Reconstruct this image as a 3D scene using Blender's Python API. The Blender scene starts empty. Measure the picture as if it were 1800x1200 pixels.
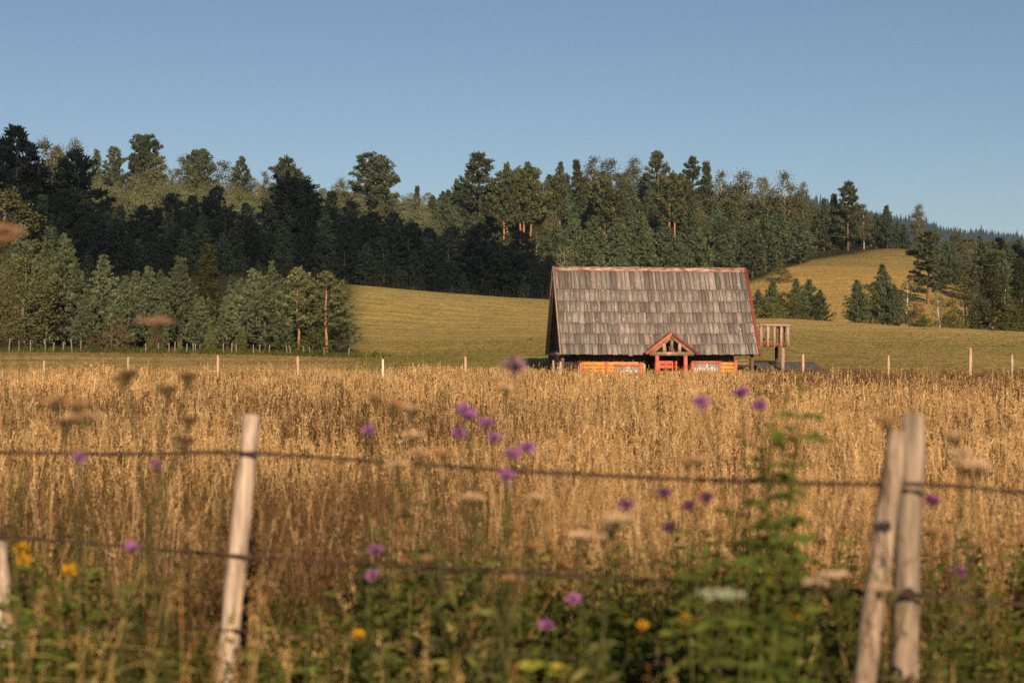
import bpy, math, random
import numpy as np
from mathutils import Vector, Matrix

# ------------------------------------------------------------------ scene, camera, light
scene = bpy.context.scene
COL = scene.collection
F = 2473.0                      # focal length in photo pixels (1800 wide)
CAMZ, HORV = 1.9, 622.0         # eye height, image row of the horizon
SUN_AZ, SUN_EL = math.radians(10), math.radians(20)     # to the right of straight-behind, low
SUN = Vector((math.sin(SUN_AZ) * math.cos(SUN_EL), -math.cos(SUN_AZ) * math.cos(SUN_EL), math.sin(SUN_EL)))

cam = bpy.data.cameras.new("camera")
cam.sensor_width = 36.0
cam.lens = 36.0 * F / 1800.0
cam.shift_y = (HORV - 600.0) / 1800.0
cam.clip_start, cam.clip_end = 0.1, 6000.0
cam.dof.use_dof = True
cam.dof.focus_distance = 70.0
cam.dof.aperture_fstop = 2.2
cam_ob = bpy.data.objects.new("camera", cam)
cam_ob.location = (0, 0, CAMZ)
cam_ob.rotation_euler = (math.radians(90), 0, 0)
COL.objects.link(cam_ob)
scene.camera = cam_ob

world = bpy.data.worlds.new("World")
scene.world = world
world.use_nodes = True
wn = world.node_tree.nodes
bg = wn["Background"]
sky = wn.new("ShaderNodeTexSky")
sky.sky_type = 'NISHITA'
sky.sun_disc = False
sky.sun_elevation = SUN_EL
sky.sun_rotation = math.atan2(SUN.x, SUN.y)
sky.altitude = 900.0
sky.air_density = 1.0
sky.dust_density = 0.8
sky.ozone_density = 1.8
world.node_tree.links.new(sky.outputs[0], bg.inputs[0])
bg.inputs[1].default_value = 0.050

sun = bpy.data.lights.new("sun", 'SUN')
sun.energy = 5.0
sun.angle = math.radians(0.5)
sun.color = (1.0, 0.77, 0.52)
sun_ob = bpy.data.objects.new("sun", sun)
sun_ob.rotation_euler = SUN.to_track_quat('Z', 'Y').to_euler()
COL.objects.link(sun_ob)

scene.view_settings.view_transform = 'Standard'
scene.view_settings.look = 'None'
scene.view_settings.exposure = 0.65
scene.view_settings.gamma = 1.0
scene.cycles.max_bounces = 5
scene.cycles.diffuse_bounces = 3
scene.cycles.transmission_bounces = 3
scene.cycles.transparent_max_bounces = 8
scene.cycles.volume_bounces = 0
scene.cycles.use_denoising = False
scene.cycles.sample_clamp_indirect = 3.0
scene.cycles.sample_clamp_direct = 12.0


# ------------------------------------------------------------------ helpers
def PX(u, v, d):
    """photo pixel (u, v) seen at depth d -> a point in the world"""
    return np.array([(u - 900.0) / F * d, d, CAMZ + (HORV - v) / F * d])


def link(o, parent=None):
    COL.objects.link(o)
    if parent is not None:
        o.parent = parent
    return o


def tag(o, label=None, cat=None, group=None, kind=None):
    if label: o["label"] = label
    if cat: o["category"] = cat
    if group: o["group"] = group
    if kind: o["kind"] = kind
    return o


def empty(name, loc, label, cat, group=None, rz=0.0):
    o = bpy.data.objects.new(name, None)
    o.empty_display_size = 0.3
    o.location = loc
    o.rotation_euler = (0, 0, rz)
    link(o)
    return tag(o, label, cat, group)


def mesh_from(name, verts, loops, starts, mat, cols=None, smooth=False):
    me = bpy.data.meshes.new(name)
    verts = np.asarray(verts, np.float32).reshape(-1, 3)
    loops = np.asarray(loops, np.int32)
    starts = np.asarray(starts, np.int32)
    me.vertices.add(len(verts))
    me.vertices.foreach_set("co", verts.ravel())
    me.loops.add(len(loops))
    me.loops.foreach_set("vertex_index", loops)
    me.polygons.add(len(starts))
    me.polygons.foreach_set("loop_start", starts)
    if smooth:
        me.polygons.foreach_set("use_smooth", np.ones(len(starts), bool))
    me.update(calc_edges=True)
    if cols is not None:
        a = me.attributes.new("col", 'FLOAT_COLOR', 'POINT')
        c = np.ones((len(verts), 4), np.float32)
        c[:, :3] = np.asarray(cols, np.float32).reshape(-1, 3)
        a.data.foreach_set("color", c.ravel())
    if mat: me.materials.append(mat)
    return me


def quads_mesh(name, Q, C, mat):
    """Q (n,4,3) separate quads, C (n,3) one colour for each"""
    n = len(Q)
    return mesh_from(name, Q.reshape(-1, 3), np.arange(4 * n), np.arange(0, 4 * n, 4), mat,
                     np.repeat(C, 4, axis=0))


class MB:
    """collects solid shapes and makes ONE mesh of them"""
    def __init__(self):
        self.v, self.f, self.c = [], [], []

    def add(self, verts, faces, col=(1, 1, 1)):
        o = len(self.v)
        self.v += [tuple(p) for p in verts]
        self.c += [tuple(col)] * len(verts)
        self.f += [[o + i for i in f] for f in faces]

    def box(self, lo, hi, col=(1, 1, 1), jit=0.0, rnd=None):
        x0, y0, z0 = lo
        x1, y1, z1 = hi
        vs = [(x0, y0, z0), (x1, y0, z0), (x1, y1, z0), (x0, y1, z0), (x0, y0, z1), (x1, y0, z1), (x1, y1, z1), (x0, y1, z1)]
        if jit and rnd:
            vs = [tuple(c + rnd.uniform(-jit, jit) for c in p) for p in vs]
        self.add(vs, [(0, 3, 2, 1), (4, 5, 6, 7), (0, 1, 5, 4), (1, 2, 6, 5), (2, 3, 7, 6), (3, 0, 4, 7)], col)

    def bar(self, a, b, w, h, col=(1, 1, 1), up=(0, 0, 1)):
        """rectangular bar from a to b, w across, h along 'up'"""
        a, b = Vector(a), Vector(b)
        d = (b - a).normalized()
        s = d.cross(Vector(up))
        if s.length < 1e-4: s = d.cross(Vector((0, 1, 0)))
        s.normalize()
        t = s.cross(d).normalized()
        vs = []
        for p in (a, b):
            for i, j in ((-1, -1), (1, -1), (1, 1), (-1, 1)):
                vs.append(p + s * (i * w / 2) + t * (j * h / 2))
        self.add(vs, [(0, 1, 2, 3), (7, 6, 5, 4), (0, 4, 5, 1), (1, 5, 6, 2), (2, 6, 7, 3), (3, 7, 4, 0)], col)

    def tube(self, pts, radii, n=8, col=(1, 1, 1), wob=0.0, rnd=None, cap=True):
        pts = [Vector(p) for p in pts]
        if not hasattr(radii, '__len__'): radii = [radii] * len(pts)
        o = len(self.v)
        d0 = (pts[-1] - pts[0]).normalized()
        ref = Vector((0, 0, 1)) if abs(d0.z) < 0.8 else Vector((0, 1, 0))
        for i, p in enumerate(pts):
            d = (pts[min(i + 1, len(pts) - 1)] - pts[max(i - 1, 0)]).normalized()
            s = d.cross(ref).normalized()
            t = s.cross(d)
            for k in range(n):
                a = 2 * math.pi * k / n
                r = radii[i] * (1 + (rnd.uniform(-wob, wob) if rnd and wob else 0))
                self.v.append(tuple(p + s * (math.cos(a) * r) + t * (math.sin(a) * r)))
                self.c.append(tuple(col))
        m = len(pts)
        for i in range(m - 1):
            for k in range(n):
                a, b = o + i * n + k, o + i * n + (k + 1) % n
                self.f.append([a, b, b + n, a + n])
        if cap:
            self.f.append([o + k for k in range(n)][::-1])
            self.f.append([o + (m - 1) * n + k for k in range(n)])

    def mesh(self, name, mat, smooth=False):
        loops, starts = [], []
        for f in self.f:
            starts.append(len(loops))
            loops += f
        return mesh_from(name, self.v, loops, starts, mat, self.c, smooth)

    def build(self, name, mat, parent=None, smooth=False):
        return link(bpy.data.objects.new(name, self.mesh(name, mat, smooth)), parent)


# ------------------------------------------------------------------ materials
def new_mat(name):
    m = bpy.data.materials.new(name)
    m.use_nodes = True
    nt = m.node_tree
    nt.nodes.clear()
    out = nt.nodes.new("ShaderNodeOutputMaterial")
    return m, nt, out


def N(nt, typ, **kw):
    n = nt.nodes.new(typ)
    for k, v in kw.items():
        if k.startswith("i_"):
            n.inputs[k[2:].replace("_", " ")].default_value = v
        else:
            setattr(n, k, v)
    return n


def mixc(nt, blend, fac, a, b):
    n = nt.nodes.new("ShaderNodeMix")
    n.data_type = 'RGBA'
    n.blend_type = blend
    for sock, val in ((n.inputs[0], fac), (n.inputs[6], a), (n.inputs[7], b)):
        if hasattr(val, "is_linked") or hasattr(val, "links"):
            nt.links.new(val, sock)
        elif isinstance(val, (int, float)):
            sock.default_value = val
        else:
            sock.default_value = (*val, 1.0)
    return n.outputs[2]


def ramp(nt, fac, stops):
    r = nt.nodes.new("ShaderNodeValToRGB")
    els = r.color_ramp.elements
    while len(els) < len(stops): els.new(0.5)
    for e, (p, c) in zip(els, stops):
        e.position = p
        e.color = (*c, 1) if len(c) == 3 else c
    nt.links.new(fac, r.inputs[0])
    return r.outputs[0]


def coords(nt, scale=(1, 1, 1), src="Object"):
    tc = nt.nodes.new("ShaderNodeTexCoord")
    mp = nt.nodes.new("ShaderNodeMapping")
    mp.inputs["Scale"].default_value = scale
    nt.links.new(tc.outputs[src], mp.inputs[0])
    return mp.outputs[0]


def noise(nt, vec, scale, detail=4, rough=0.6):
    n = nt.nodes.new("ShaderNodeTexNoise")
    n.inputs["Scale"].default_value = scale
    n.inputs["Detail"].default_value = detail
    n.inputs["Roughness"].default_value = rough
    if vec is not None: nt.links.new(vec, n.inputs["Vector"])
    return n.outputs["Fac"]


def foliage_mat(name, transl=0.3, var=0.25):
    """colour of each leaf from the mesh, a little different from plant to plant"""
    m, nt, out = new_mat(name)
    at = N(nt, "ShaderNodeAttribute", attribute_name="col")
    oi = nt.nodes.new("ShaderNodeObjectInfo")
    mr = N(nt, "ShaderNodeMapRange")
    mr.inputs["To Min"].default_value = 1 - var
    mr.inputs["To Max"].default_value = 1 + var
    nt.links.new(oi.outputs["Random"], mr.inputs["Value"])
    hs = nt.nodes.new("ShaderNodeHueSaturation")
    nt.links.new(at.outputs["Color"], hs.inputs["Color"])
    nt.links.new(mr.outputs[0], hs.inputs["Value"])
    d = nt.nodes.new("ShaderNodeBsdfDiffuse")
    t = nt.nodes.new("ShaderNodeBsdfTranslucent")
    nt.links.new(hs.outputs[0], d.inputs[0])
    nt.links.new(hs.outputs[0], t.inputs[0])
    mx = nt.nodes.new("ShaderNodeMixShader")
    mx.inputs[0].default_value = transl
    nt.links.new(d.outputs[0], mx.inputs[1])
    nt.links.new(t.outputs[0], mx.inputs[2])
    nt.links.new(mx.outputs[0], out.inputs[0])
    return m


def wood_mat(name, base, grain_scale=(30, 30, 1.5), worn=None, worn_amt=0.5, use_col=True, rough=0.85, wscale=3.0, contrast=0.45, specks=None):
    """weathered wood: streaks along the grain, a second tone where the paint or bark has gone"""
    m, nt, out = new_mat(name)
    g = noise(nt, coords(nt, grain_scale), 1.0, 5, 0.65)
    lo = tuple(c * (1 - contrast) for c in base)
    hi = tuple(min(1, c * (1 + contrast)) for c in base)
    c = ramp(nt, g, [(0.28, lo), (0.5, base), (0.72, hi)])
    if worn is not None:
        w = noise(nt, coords(nt, tuple(x * 0.12 + 0.4 for x in grain_scale)), wscale, 6, 0.7)
        f = ramp(nt, w, [(worn_amt - 0.06, (0, 0, 0)), (worn_amt + 0.06, (1, 1, 1))])
        c2 = mixc(nt, 'MULTIPLY', 0.7, worn, ramp(nt, g, [(0.3, (0.5, 0.5, 0.5)), (0.7, (1.3, 1.3, 1.3))]))
        c = mixc(nt, 'MIX', f, c, c2)
    if specks is not None:      # lichen dots
        sp = ramp(nt, noise(nt, coords(nt, (1, 0.7, 0.7)), 9.0, 2, 0.5), [(0.66, (0, 0, 0)), (0.72, (1, 1, 1))])
        c = mixc(nt, 'MIX', sp, c, specks)
    if use_col:
        at = N(nt, "ShaderNodeAttribute", attribute_name="col")
        c = mixc(nt, 'MULTIPLY', 1.0, c, at.outputs["Color"])
    p = N(nt, "ShaderNodeBsdfPrincipled", i_Roughness=rough)
    p.inputs["Specular IOR Level"].default_value = 0.25
    nt.links.new(c, p.inputs["Base Color"])
    b = N(nt, "ShaderNodeBump", i_Strength=0.5, i_Distance=0.01)
    nt.links.new(g, b.inputs["Height"])
    nt.links.new(b.outputs[0], p.inputs["Normal"])
    nt.links.new(p.outputs[0], out.inputs[0])
    return m


def plain_mat(name, base, rough=0.7, var=0.3, scale=6.0, spec=0.3, metal=0.0):
    m, nt, out = new_mat(name)
    g = noise(nt, coords(nt), scale, 5)
    c = ramp(nt, g, [(0.3, tuple(x * (1 - var) for x in base)), (0.7, tuple(x * (1 + var) for x in base))])
    at = N(nt, "ShaderNodeAttribute", attribute_name="col")
    c = mixc(nt, 'MULTIPLY', 1.0, c, at.outputs["Color"])
    p = N(nt, "ShaderNodeBsdfPrincipled", i_Roughness=rough, i_Metallic=metal)
    p.inputs["Specular IOR Level"].default_value = spec
    nt.links.new(c, p.inputs["Base Color"])
    nt.links.new(p.outputs[0], out.inputs[0])
    return m


M_LEAF = foliage_mat("tree_foliage", 0.12, 0.22)
M_GRASS = foliage_mat("grass_blades", 0.35, 0.0)
M_HERB = foliage_mat("herb_leaves", 0.3, 0.0)
M_PETAL = foliage_mat("petals", 0.35, 0.0)
M_BARK = wood_mat("bark", (0.5, 0.5, 0.5), (6, 6, 1.2), contrast=0.5, rough=0.95)
M_SHINGLE = wood_mat("weathered_shingles", (0.170, 0.143, 0.128), (22, 3, 1.1), worn=(0.28, 0.245, 0.215), worn_amt=0.62, wscale=4.0, contrast=0.5, specks=(0.42, 0.37, 0.33))
M_RED = wood_mat("peeling_red_paint", (0.17, 0.042, 0.03), (14, 14, 14), worn=(0.30, 0.2, 0.15), worn_amt=0.64, wscale=2.2, contrast=0.35)
M_RIDGE = wood_mat("worn_ridge_board", (0.20, 0.065, 0.045), (3, 14, 14), worn=(0.40, 0.30, 0.24), worn_amt=0.5, wscale=3.5, contrast=0.4)
M_REDLOG = wood_mat("red_painted_wood", (0.46, 0.10, 0.065), (10, 10, 3), worn=(0.6, 0.3, 0.2), worn_amt=0.62, contrast=0.3)
M_PINKWOOD = wood_mat("faded_red_wood", (0.27, 0.185, 0.145), (18, 18, 4), worn=(0.33, 0.12, 0.085), worn_amt=0.62, contrast=0.4)
M_BROWN = wood_mat("brown_timber", (0.13, 0.085, 0.055), (8, 8, 8), worn=(0.26, 0.19, 0.14), worn_amt=0.6, contrast=0.4)
M_DARKWOOD = wood_mat("dark_log_wall", (0.055, 0.035, 0.022), (3, 20, 20), contrast=0.4)
M_LOG = wood_mat("orange_log", (0.56, 0.25, 0.055), (3, 24, 24), worn=(0.72, 0.46, 0.2), worn_amt=0.63, contrast=0.35)
M_POST = wood_mat("weathered_post", (0.33, 0.26, 0.20), (38, 38, 3), worn=(0.17, 0.125, 0.09), worn_amt=0.58, contrast=0.6)
M_ORPOST = wood_mat("debarked_post", (0.40, 0.26, 0.165), (20, 20, 5), worn=(0.40, 0.14, 0.06), worn_amt=0.6, contrast=0.4)
M_WIRE = plain_mat("rusty_wire", (0.045, 0.026, 0.018), 0.8, 0.5, 40)
M_WHITE = plain_mat("white_paint", (0.56, 0.52, 0.47), 0.6, 0.15, 9)
M_LACE = plain_mat("white_lace", (0.5, 0.48, 0.48), 0.9, 0.35, 14)
M_GLASS = plain_mat("dim_window_glass", (0.22, 0.2, 0.2), 0.12, 0.3, 2, 0.6)
M_SHEET = plain_mat("corrugated_sheet", (0.085, 0.078, 0.072), 0.6, 0.35, 5, 0.4)


# ------------------------------------------------------------------ terrain
def _ctrl():
    P = []
    for x in (-80, -35, -10, 10, 35, 80):
        P += [(x, -60, 0.6), (x, 2, 0.50), (x, 5, 0.40), (x, 8, 0.12), (x, 15, 0.0), (x, 30, 0.0), (x, 55, 0.12), (x, 70, 0.38)]
    def a(u, v, d): P.append(tuple(PX(u, v, d)))
    for u, v in ((-500, 612), (-100, 614), (150, 615), (350, 617), (560, 622), (620, 628)): a(u, v, 106)
    for u, v in ((760, 622), (950, 612), (1150, 605), (1340, 607), (1560, 612), (1790, 617), (2200, 622)): a(u, v, 106)
    for u in (620, 800, 1000, 1300, 1600, 1800): a(u, 640, 86)
    a(620, 566, 150); a(800, 572, 150); a(950, 574, 150); a(1150, 570, 150)
    for u, v in ((600, 500), (700, 509), (820, 517), (950, 526), (1150, 535)): a(u, v, 200)
    for u, v in ((600, 512), (700, 520), (820, 527), (950, 532), (1150, 530)): a(u, v, 222)
    for u, v in ((1340, 560), (1450, 565), (1560, 571), (1680, 579), (1790, 584), (2200, 600)): a(u, v, 150)
    for u, v in ((1340, 571), (1450, 575), (1560, 580), (1680, 586), (1790, 590), (2200, 604)): a(u, v, 172)
    for u, v in ((1340, 540), (1450, 546), (1600, 552), (1700, 556), (1800, 560), (2200, 580)): a(u, v, 200)
    for u, v in ((1350, 484), (1450, 482), (1600, 488), (1720, 518), (1850, 528), (2200, 545)): a(u, v, 245)
    for u, v in ((1350, 456), (1430, 451), (1510, 446), (1600, 439), (1700, 490), (1850, 505), (2200, 520)): a(u, v, 292)
    for u, v in ((-500, 540), (0, 520), (250, 510), (450, 505)): a(u, v, 165)
    for u, v in ((-500, 480), (0, 462), (200, 462), (400, 470), (500, 480)): a(u, v, 215)
    for u, v in ((-500, 350), (0, 360), (150, 366), (300, 374), (450, 386), (600, 398), (720, 405), (850, 385), (950, 376), (1150, 370), (1280, 398), (1400, 424), (1500, 432), (1590, 436), (1640, 455), (1750, 470), (1900, 480), (2300, 500)): a(u, v, 340)
    for u, v in ((-500, 400), (0, 400), (400, 415), (800, 430), (1150, 420), (1500, 470), (1900, 505), (2300, 520)): a(u, v, 420)
    return np.array(P)


CT = _ctrl()


def _tps(r2):
    return np.where(r2 > 1e-9, r2 * np.log(np.maximum(r2, 1e-9)) * 0.5, 0.0)


def _fit():
    xy = CT[:, :2] / 100.0
    n = len(xy)
    r2 = ((xy[:, None] - xy[None]) ** 2).sum(-1)
    A = np.zeros((n + 3, n + 3))
    A[:n, :n] = _tps(r2) + np.eye(n) * 2e-4
    A[:n, n] = 1; A[:n, n + 1:] = xy
    A[n, :n] = 1; A[n + 1:, :n] = xy.T
    b = np.zeros(n + 3); b[:n] = CT[:, 2]
    return xy, np.linalg.solve(A, b)


_XY, _W = _fit()


def ground(x, y):
    x = np.atleast_1d(np.asarray(x, float)); y = np.atleast_1d(np.asarray(y, float))
    out = np.empty(len(x))
    for i in range(0, len(x), 20000):
        q = np.stack([np.clip(x[i:i + 20000], -260, 260), np.clip(y[i:i + 20000], -60, 420)], 1) / 100.0
        r2 = ((q[:, None] - _XY[None]) ** 2).sum(-1)
        out[i:i + 20000] = _tps(r2) @ _W[:-3] + _W[-3] + q @ _W[-2:]
    far = np.clip((np.hypot(np.maximum(np.abs(x) - 240, 0), np.maximum(y - 420, 0))) / 250.0, 0, 1)
    far = far * far * (3 - 2 * far)
    return out * (1 - far) + far * 4.0


def gz(x, y):
    return float(ground([x], [y])[0])


def vnoise(x, y, s, seed=0):
    """cheap smooth value noise, 0..1"""
    r = np.random.default_rng(seed).random((64, 64))
    x = np.asarray(x) / s + 17.3; y = np.asarray(y) / s + 5.1
    xi = np.floor(x).astype(int); yi = np.floor(y).astype(int)
    fx = x - xi; fy = y - yi
    fx = fx * fx * (3 - 2 * fx); fy = fy * fy * (3 - 2 * fy)
    g = lambda a, b: r[a % 64, b % 64]
    return (g(xi, yi) * (1 - fx) + g(xi + 1, yi) * fx) * (1 - fy) + (g(xi, yi + 1) * (1 - fx) + g(xi + 1, yi + 1) * fx) * fy


def forest_edge(u):
    """depth at which the closed forest begins in the direction of photo column u"""
    return np.interp(u, [-600, 0, 480, 600, 960, 1200, 1345, 1425, 1510, 1600, 1640, 1700, 1800, 2300],
                     [150, 160, 190, 205, 207, 215, 240, 284, 292, 300, 275, 240, 225, 220])


def make_ground():
    def axis(segs):
        out = []
        for a, b, n in segs: out += list(np.linspace(a, b, n, endpoint=False))
        return np.array(out)
    xs = axis([(-2500, -420, 12), (-420, -160, 40), (-160, 160, 200), (160, 420, 40), (420, 2500, 12)]); xs = np.append(xs, 2500)
    ys = axis([(-300, -20, 14), (-20, 12, 40), (12, 100, 60), (100, 360, 170), (360, 700, 30), (700, 4000, 12)]); ys = np.append(ys, 4000)
    X, Y = np.meshgrid(xs, ys)
    x, y = X.ravel(), Y.ravel()
    z = ground(x, y)
    z += (vnoise(x, y, 6, 3) - 0.5) * np.clip((y - 75) / 60, 0, 1) * 0.18
    u = 900 + F * x / np.maximum(y, 2.0)
    # what grows or lies there
    gold = np.array((0.36, 0.255, 0.088)); green = np.array((0.20, 0.185, 0.05)); straw = np.array((0.40, 0.285, 0.12))
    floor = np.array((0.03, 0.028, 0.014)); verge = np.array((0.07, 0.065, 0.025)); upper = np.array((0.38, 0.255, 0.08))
    n1 = vnoise(x, y, 22, 1)[:, None]; n2 = vnoise(x * 0.35, y, 9, 2)[:, None]
    c = gold * (1 - 0.45 * n2) + green * 0.45 * n2
    c = c * (0.85 + 0.3 * n1)
    w = np.clip((u - 1330) / 30, 0, 1)[:, None] * np.clip((y - 178) / 10, 0, 1)[:, None]
    c = c * (1 - w) + upper * w
    # rough unmown bank along the top of the high meadow
    w = np.clip((u - 1390) / 30, 0, 1)[:, None] * np.clip((y - 262 - 8 * vnoise(x, y, 14, 12)) / 4, 0, 1)[:, None]
    c = c * (1 - w) + np.array((0.22, 0.165, 0.055)) * (0.7 + 0.6 * n2) * w
    # greener foot of the meadow left of the cabin
    w = np.exp(-(((u - 740) / 210) ** 2))[:, None] * np.clip(1 - np.abs(y - 97)[:, None] / 26, 0, 1) * np.clip(n2 * 1.9 - 0.1, 0, 1)
    c = c * (1 - w) + green * w
    # mown strip in front of the tree row, rank green under the stakes
    w = np.clip((640 - u) / 60, 0, 1)[:, None] * np.clip((108 - y) / 6, 0, 1)[:, None]
    c = c * (1 - w) + (straw * (0.45 + 0.9 * vnoise(x * 0.15, y, 1.6, 7)[:, None])) * w
    w = np.clip((640 - u) / 30, 0, 1)[:, None] * np.clip((y - 101) / 3, 0, 1)[:, None]
    c = c * (1 - w) + np.array((0.085, 0.09, 0.024)) * w
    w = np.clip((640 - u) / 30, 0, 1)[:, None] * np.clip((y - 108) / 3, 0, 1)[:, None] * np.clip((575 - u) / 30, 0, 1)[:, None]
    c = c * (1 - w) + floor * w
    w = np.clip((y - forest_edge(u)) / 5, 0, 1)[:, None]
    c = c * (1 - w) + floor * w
    w = np.clip((73 - y) / 3, 0, 1)[:, None]
    c = c * (1 - w) + np.array((0.20, 0.125, 0.05)) * w
    w = np.clip((6.5 - y) / 2, 0, 1)[:, None]
    c = c * (1 - w) + verge * w
    ny, nx = X.shape
    idx = np.arange(nx * ny).reshape(ny, nx)
    q = np.stack([idx[:-1, :-1], idx[:-1, 1:], idx[1:, 1:], idx[1:, :-1]], -1).reshape(-1, 4)
    m, nt, out = new_mat("meadow_ground")
    at = N(nt, "ShaderNodeAttribute", attribute_name="col")
    f1 = noise(nt, coords(nt, (0.25, 1.2, 1)), 1.0, 6, 0.7)
    f2 = noise(nt, coords(nt, (1.6, 2.6, 1)), 1.0, 4, 0.75)
    cc = mixc(nt, 'MULTIPLY', 1.0, at.outputs["Color"], ramp(nt, f1, [(0.3, (0.62, 0.66, 0.66)), (0.7, (1.36, 1.3, 1.25))]))
    cc = mixc(nt, 'MULTIPLY', 1.0, cc, ramp(nt, f2, [(0.32, (0.55, 0.57, 0.6)), (0.68, (1.42, 1.4, 1.36))]))
    wv = nt.nodes.new("ShaderNodeTexWave")
    wv.wave_type = 'BANDS'; wv.bands_direction = 'Y'
    wv.inputs["Scale"].default_value = 0.085; wv.inputs["Distortion"].default_value = 5.0
    wv.inputs["Detail"].default_value = 3.0; wv.inputs["Detail Scale"].default_value = 0.35
    nt.links.new(coords(nt, (0.16, 1.0, 0.0)), wv.inputs["Vector"])
    cc = mixc(nt, 'MULTIPLY', 1.0, cc, ramp(nt, wv.outputs["Fac"], [(0.0, (0.88, 0.91, 0.91)), (0.3, (1.0, 1.0, 1.0)), (1.0, (1.06, 1.04, 1.02))]))
    p = N(nt, "ShaderNodeBsdfPrincipled", i_Roughness=0.95)
    p.inputs["Specular IOR Level"].default_value = 0.1
    nt.links.new(cc, p.inputs["Base Color"])
    b = N(nt, "ShaderNodeBump", i_Strength=1.0, i_Distance=0.35)
    nt.links.new(f2, b.inputs["Height"])
    nt.links.new(b.outputs[0], p.inputs["Normal"])
    nt.links.new(p.outputs[0], out.inputs[0])
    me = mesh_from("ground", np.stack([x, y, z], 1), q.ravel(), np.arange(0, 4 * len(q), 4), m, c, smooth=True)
    tag(link(bpy.data.objects.new("ground", me)), kind="structure")


make_ground()


# ------------------------------------------------------------------ foliage kits
def unit(a):
    return a / np.maximum(np.linalg.norm(a, axis=-1, keepdims=True), 1e-9)


def kites(base, d, L, W, rng):
    """leaf-shaped quads from base points along directions d"""
    side = unit(np.cross(d, rng.normal(size=d.shape)))
    L = np.asarray(L)[:, None]; W = np.asarray(W)[:, None]
    mid = base + d * L * 0.55
    return np.stack([base, mid + side * W * 0.5, base + d * L, mid - side * W * 0.5], 1)


def jitter(c, n, rng, v=0.2, h=0.08):
    c = np.asarray(c, float)
    return np.clip(c * (1 + rng.normal(0, v, (n, 1))) * (1 + rng.normal(0, h, (n, 3))), 0.003, 1)


CONIFER = dict(
    young_pine=dict(col=(0.036, 0.052, 0.030), col2=(0.145, 0.165, 0.088), prof='cone', R=3.1, cb=0.03, up=0.62, dens=1.0, bark=(0.24, 0.14, 0.09), gap=0.35),
    tall_pine=dict(col=(0.036, 0.046, 0.024), col2=(0.082, 0.09, 0.042), prof='dome', R=2.7, cb=0.15, up=0.10, dens=2.3, bark=(0.30, 0.165, 0.10), gap=0.72),
    stem_pine=dict(col=(0.045, 0.056, 0.028), col2=(0.105, 0.112, 0.05), prof='round', R=2.0, cb=0.48, up=0.3, dens=1.2, bark=(0.62, 0.28, 0.13), gap=0.45),
    row_pine=dict(col=(0.055, 0.066, 0.03), col2=(0.165, 0.165, 0.07), prof='dome', R=2.4, cb=0.26, up=0.3, dens=0.85, bark=(0.55, 0.28, 0.16), gap=0.5),
    forest_pine=dict(col=(0.032, 0.047, 0.025), col2=(0.106, 0.128, 0.064), prof='egg', R=2.8, cb=0.06, up=0.45, dens=1.0, bark=(0.22, 0.13, 0.085), gap=0.38),
    dark_pine=dict(col=(0.0045, 0.0072, 0.0068), col2=(0.013, 0.0185, 0.016), prof='dome', R=2.9, cb=0.05, up=0.10, dens=1.8, bark=(0.03, 0.025, 0.022), gap=0.7),  # cast shade put into the colour of needles and bark
    dim_pine=dict(col=(0.01, 0.0165, 0.013), col2=(0.03, 0.04, 0.029), prof='egg', R=2.8, cb=0.05, up=0.3, dens=1.1, bark=(0.09, 0.06, 0.045), gap=0.45),  # the same cast shade in the colour, one step lighter
    spruce=dict(col=(0.036, 0.042, 0.017), col2=(0.075, 0.078, 0.026), prof='spire', R=2.3, cb=0.02, up=-0.25, dens=1.0, bark=(0.16, 0.11, 0.08), gap=0.4),
)


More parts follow.
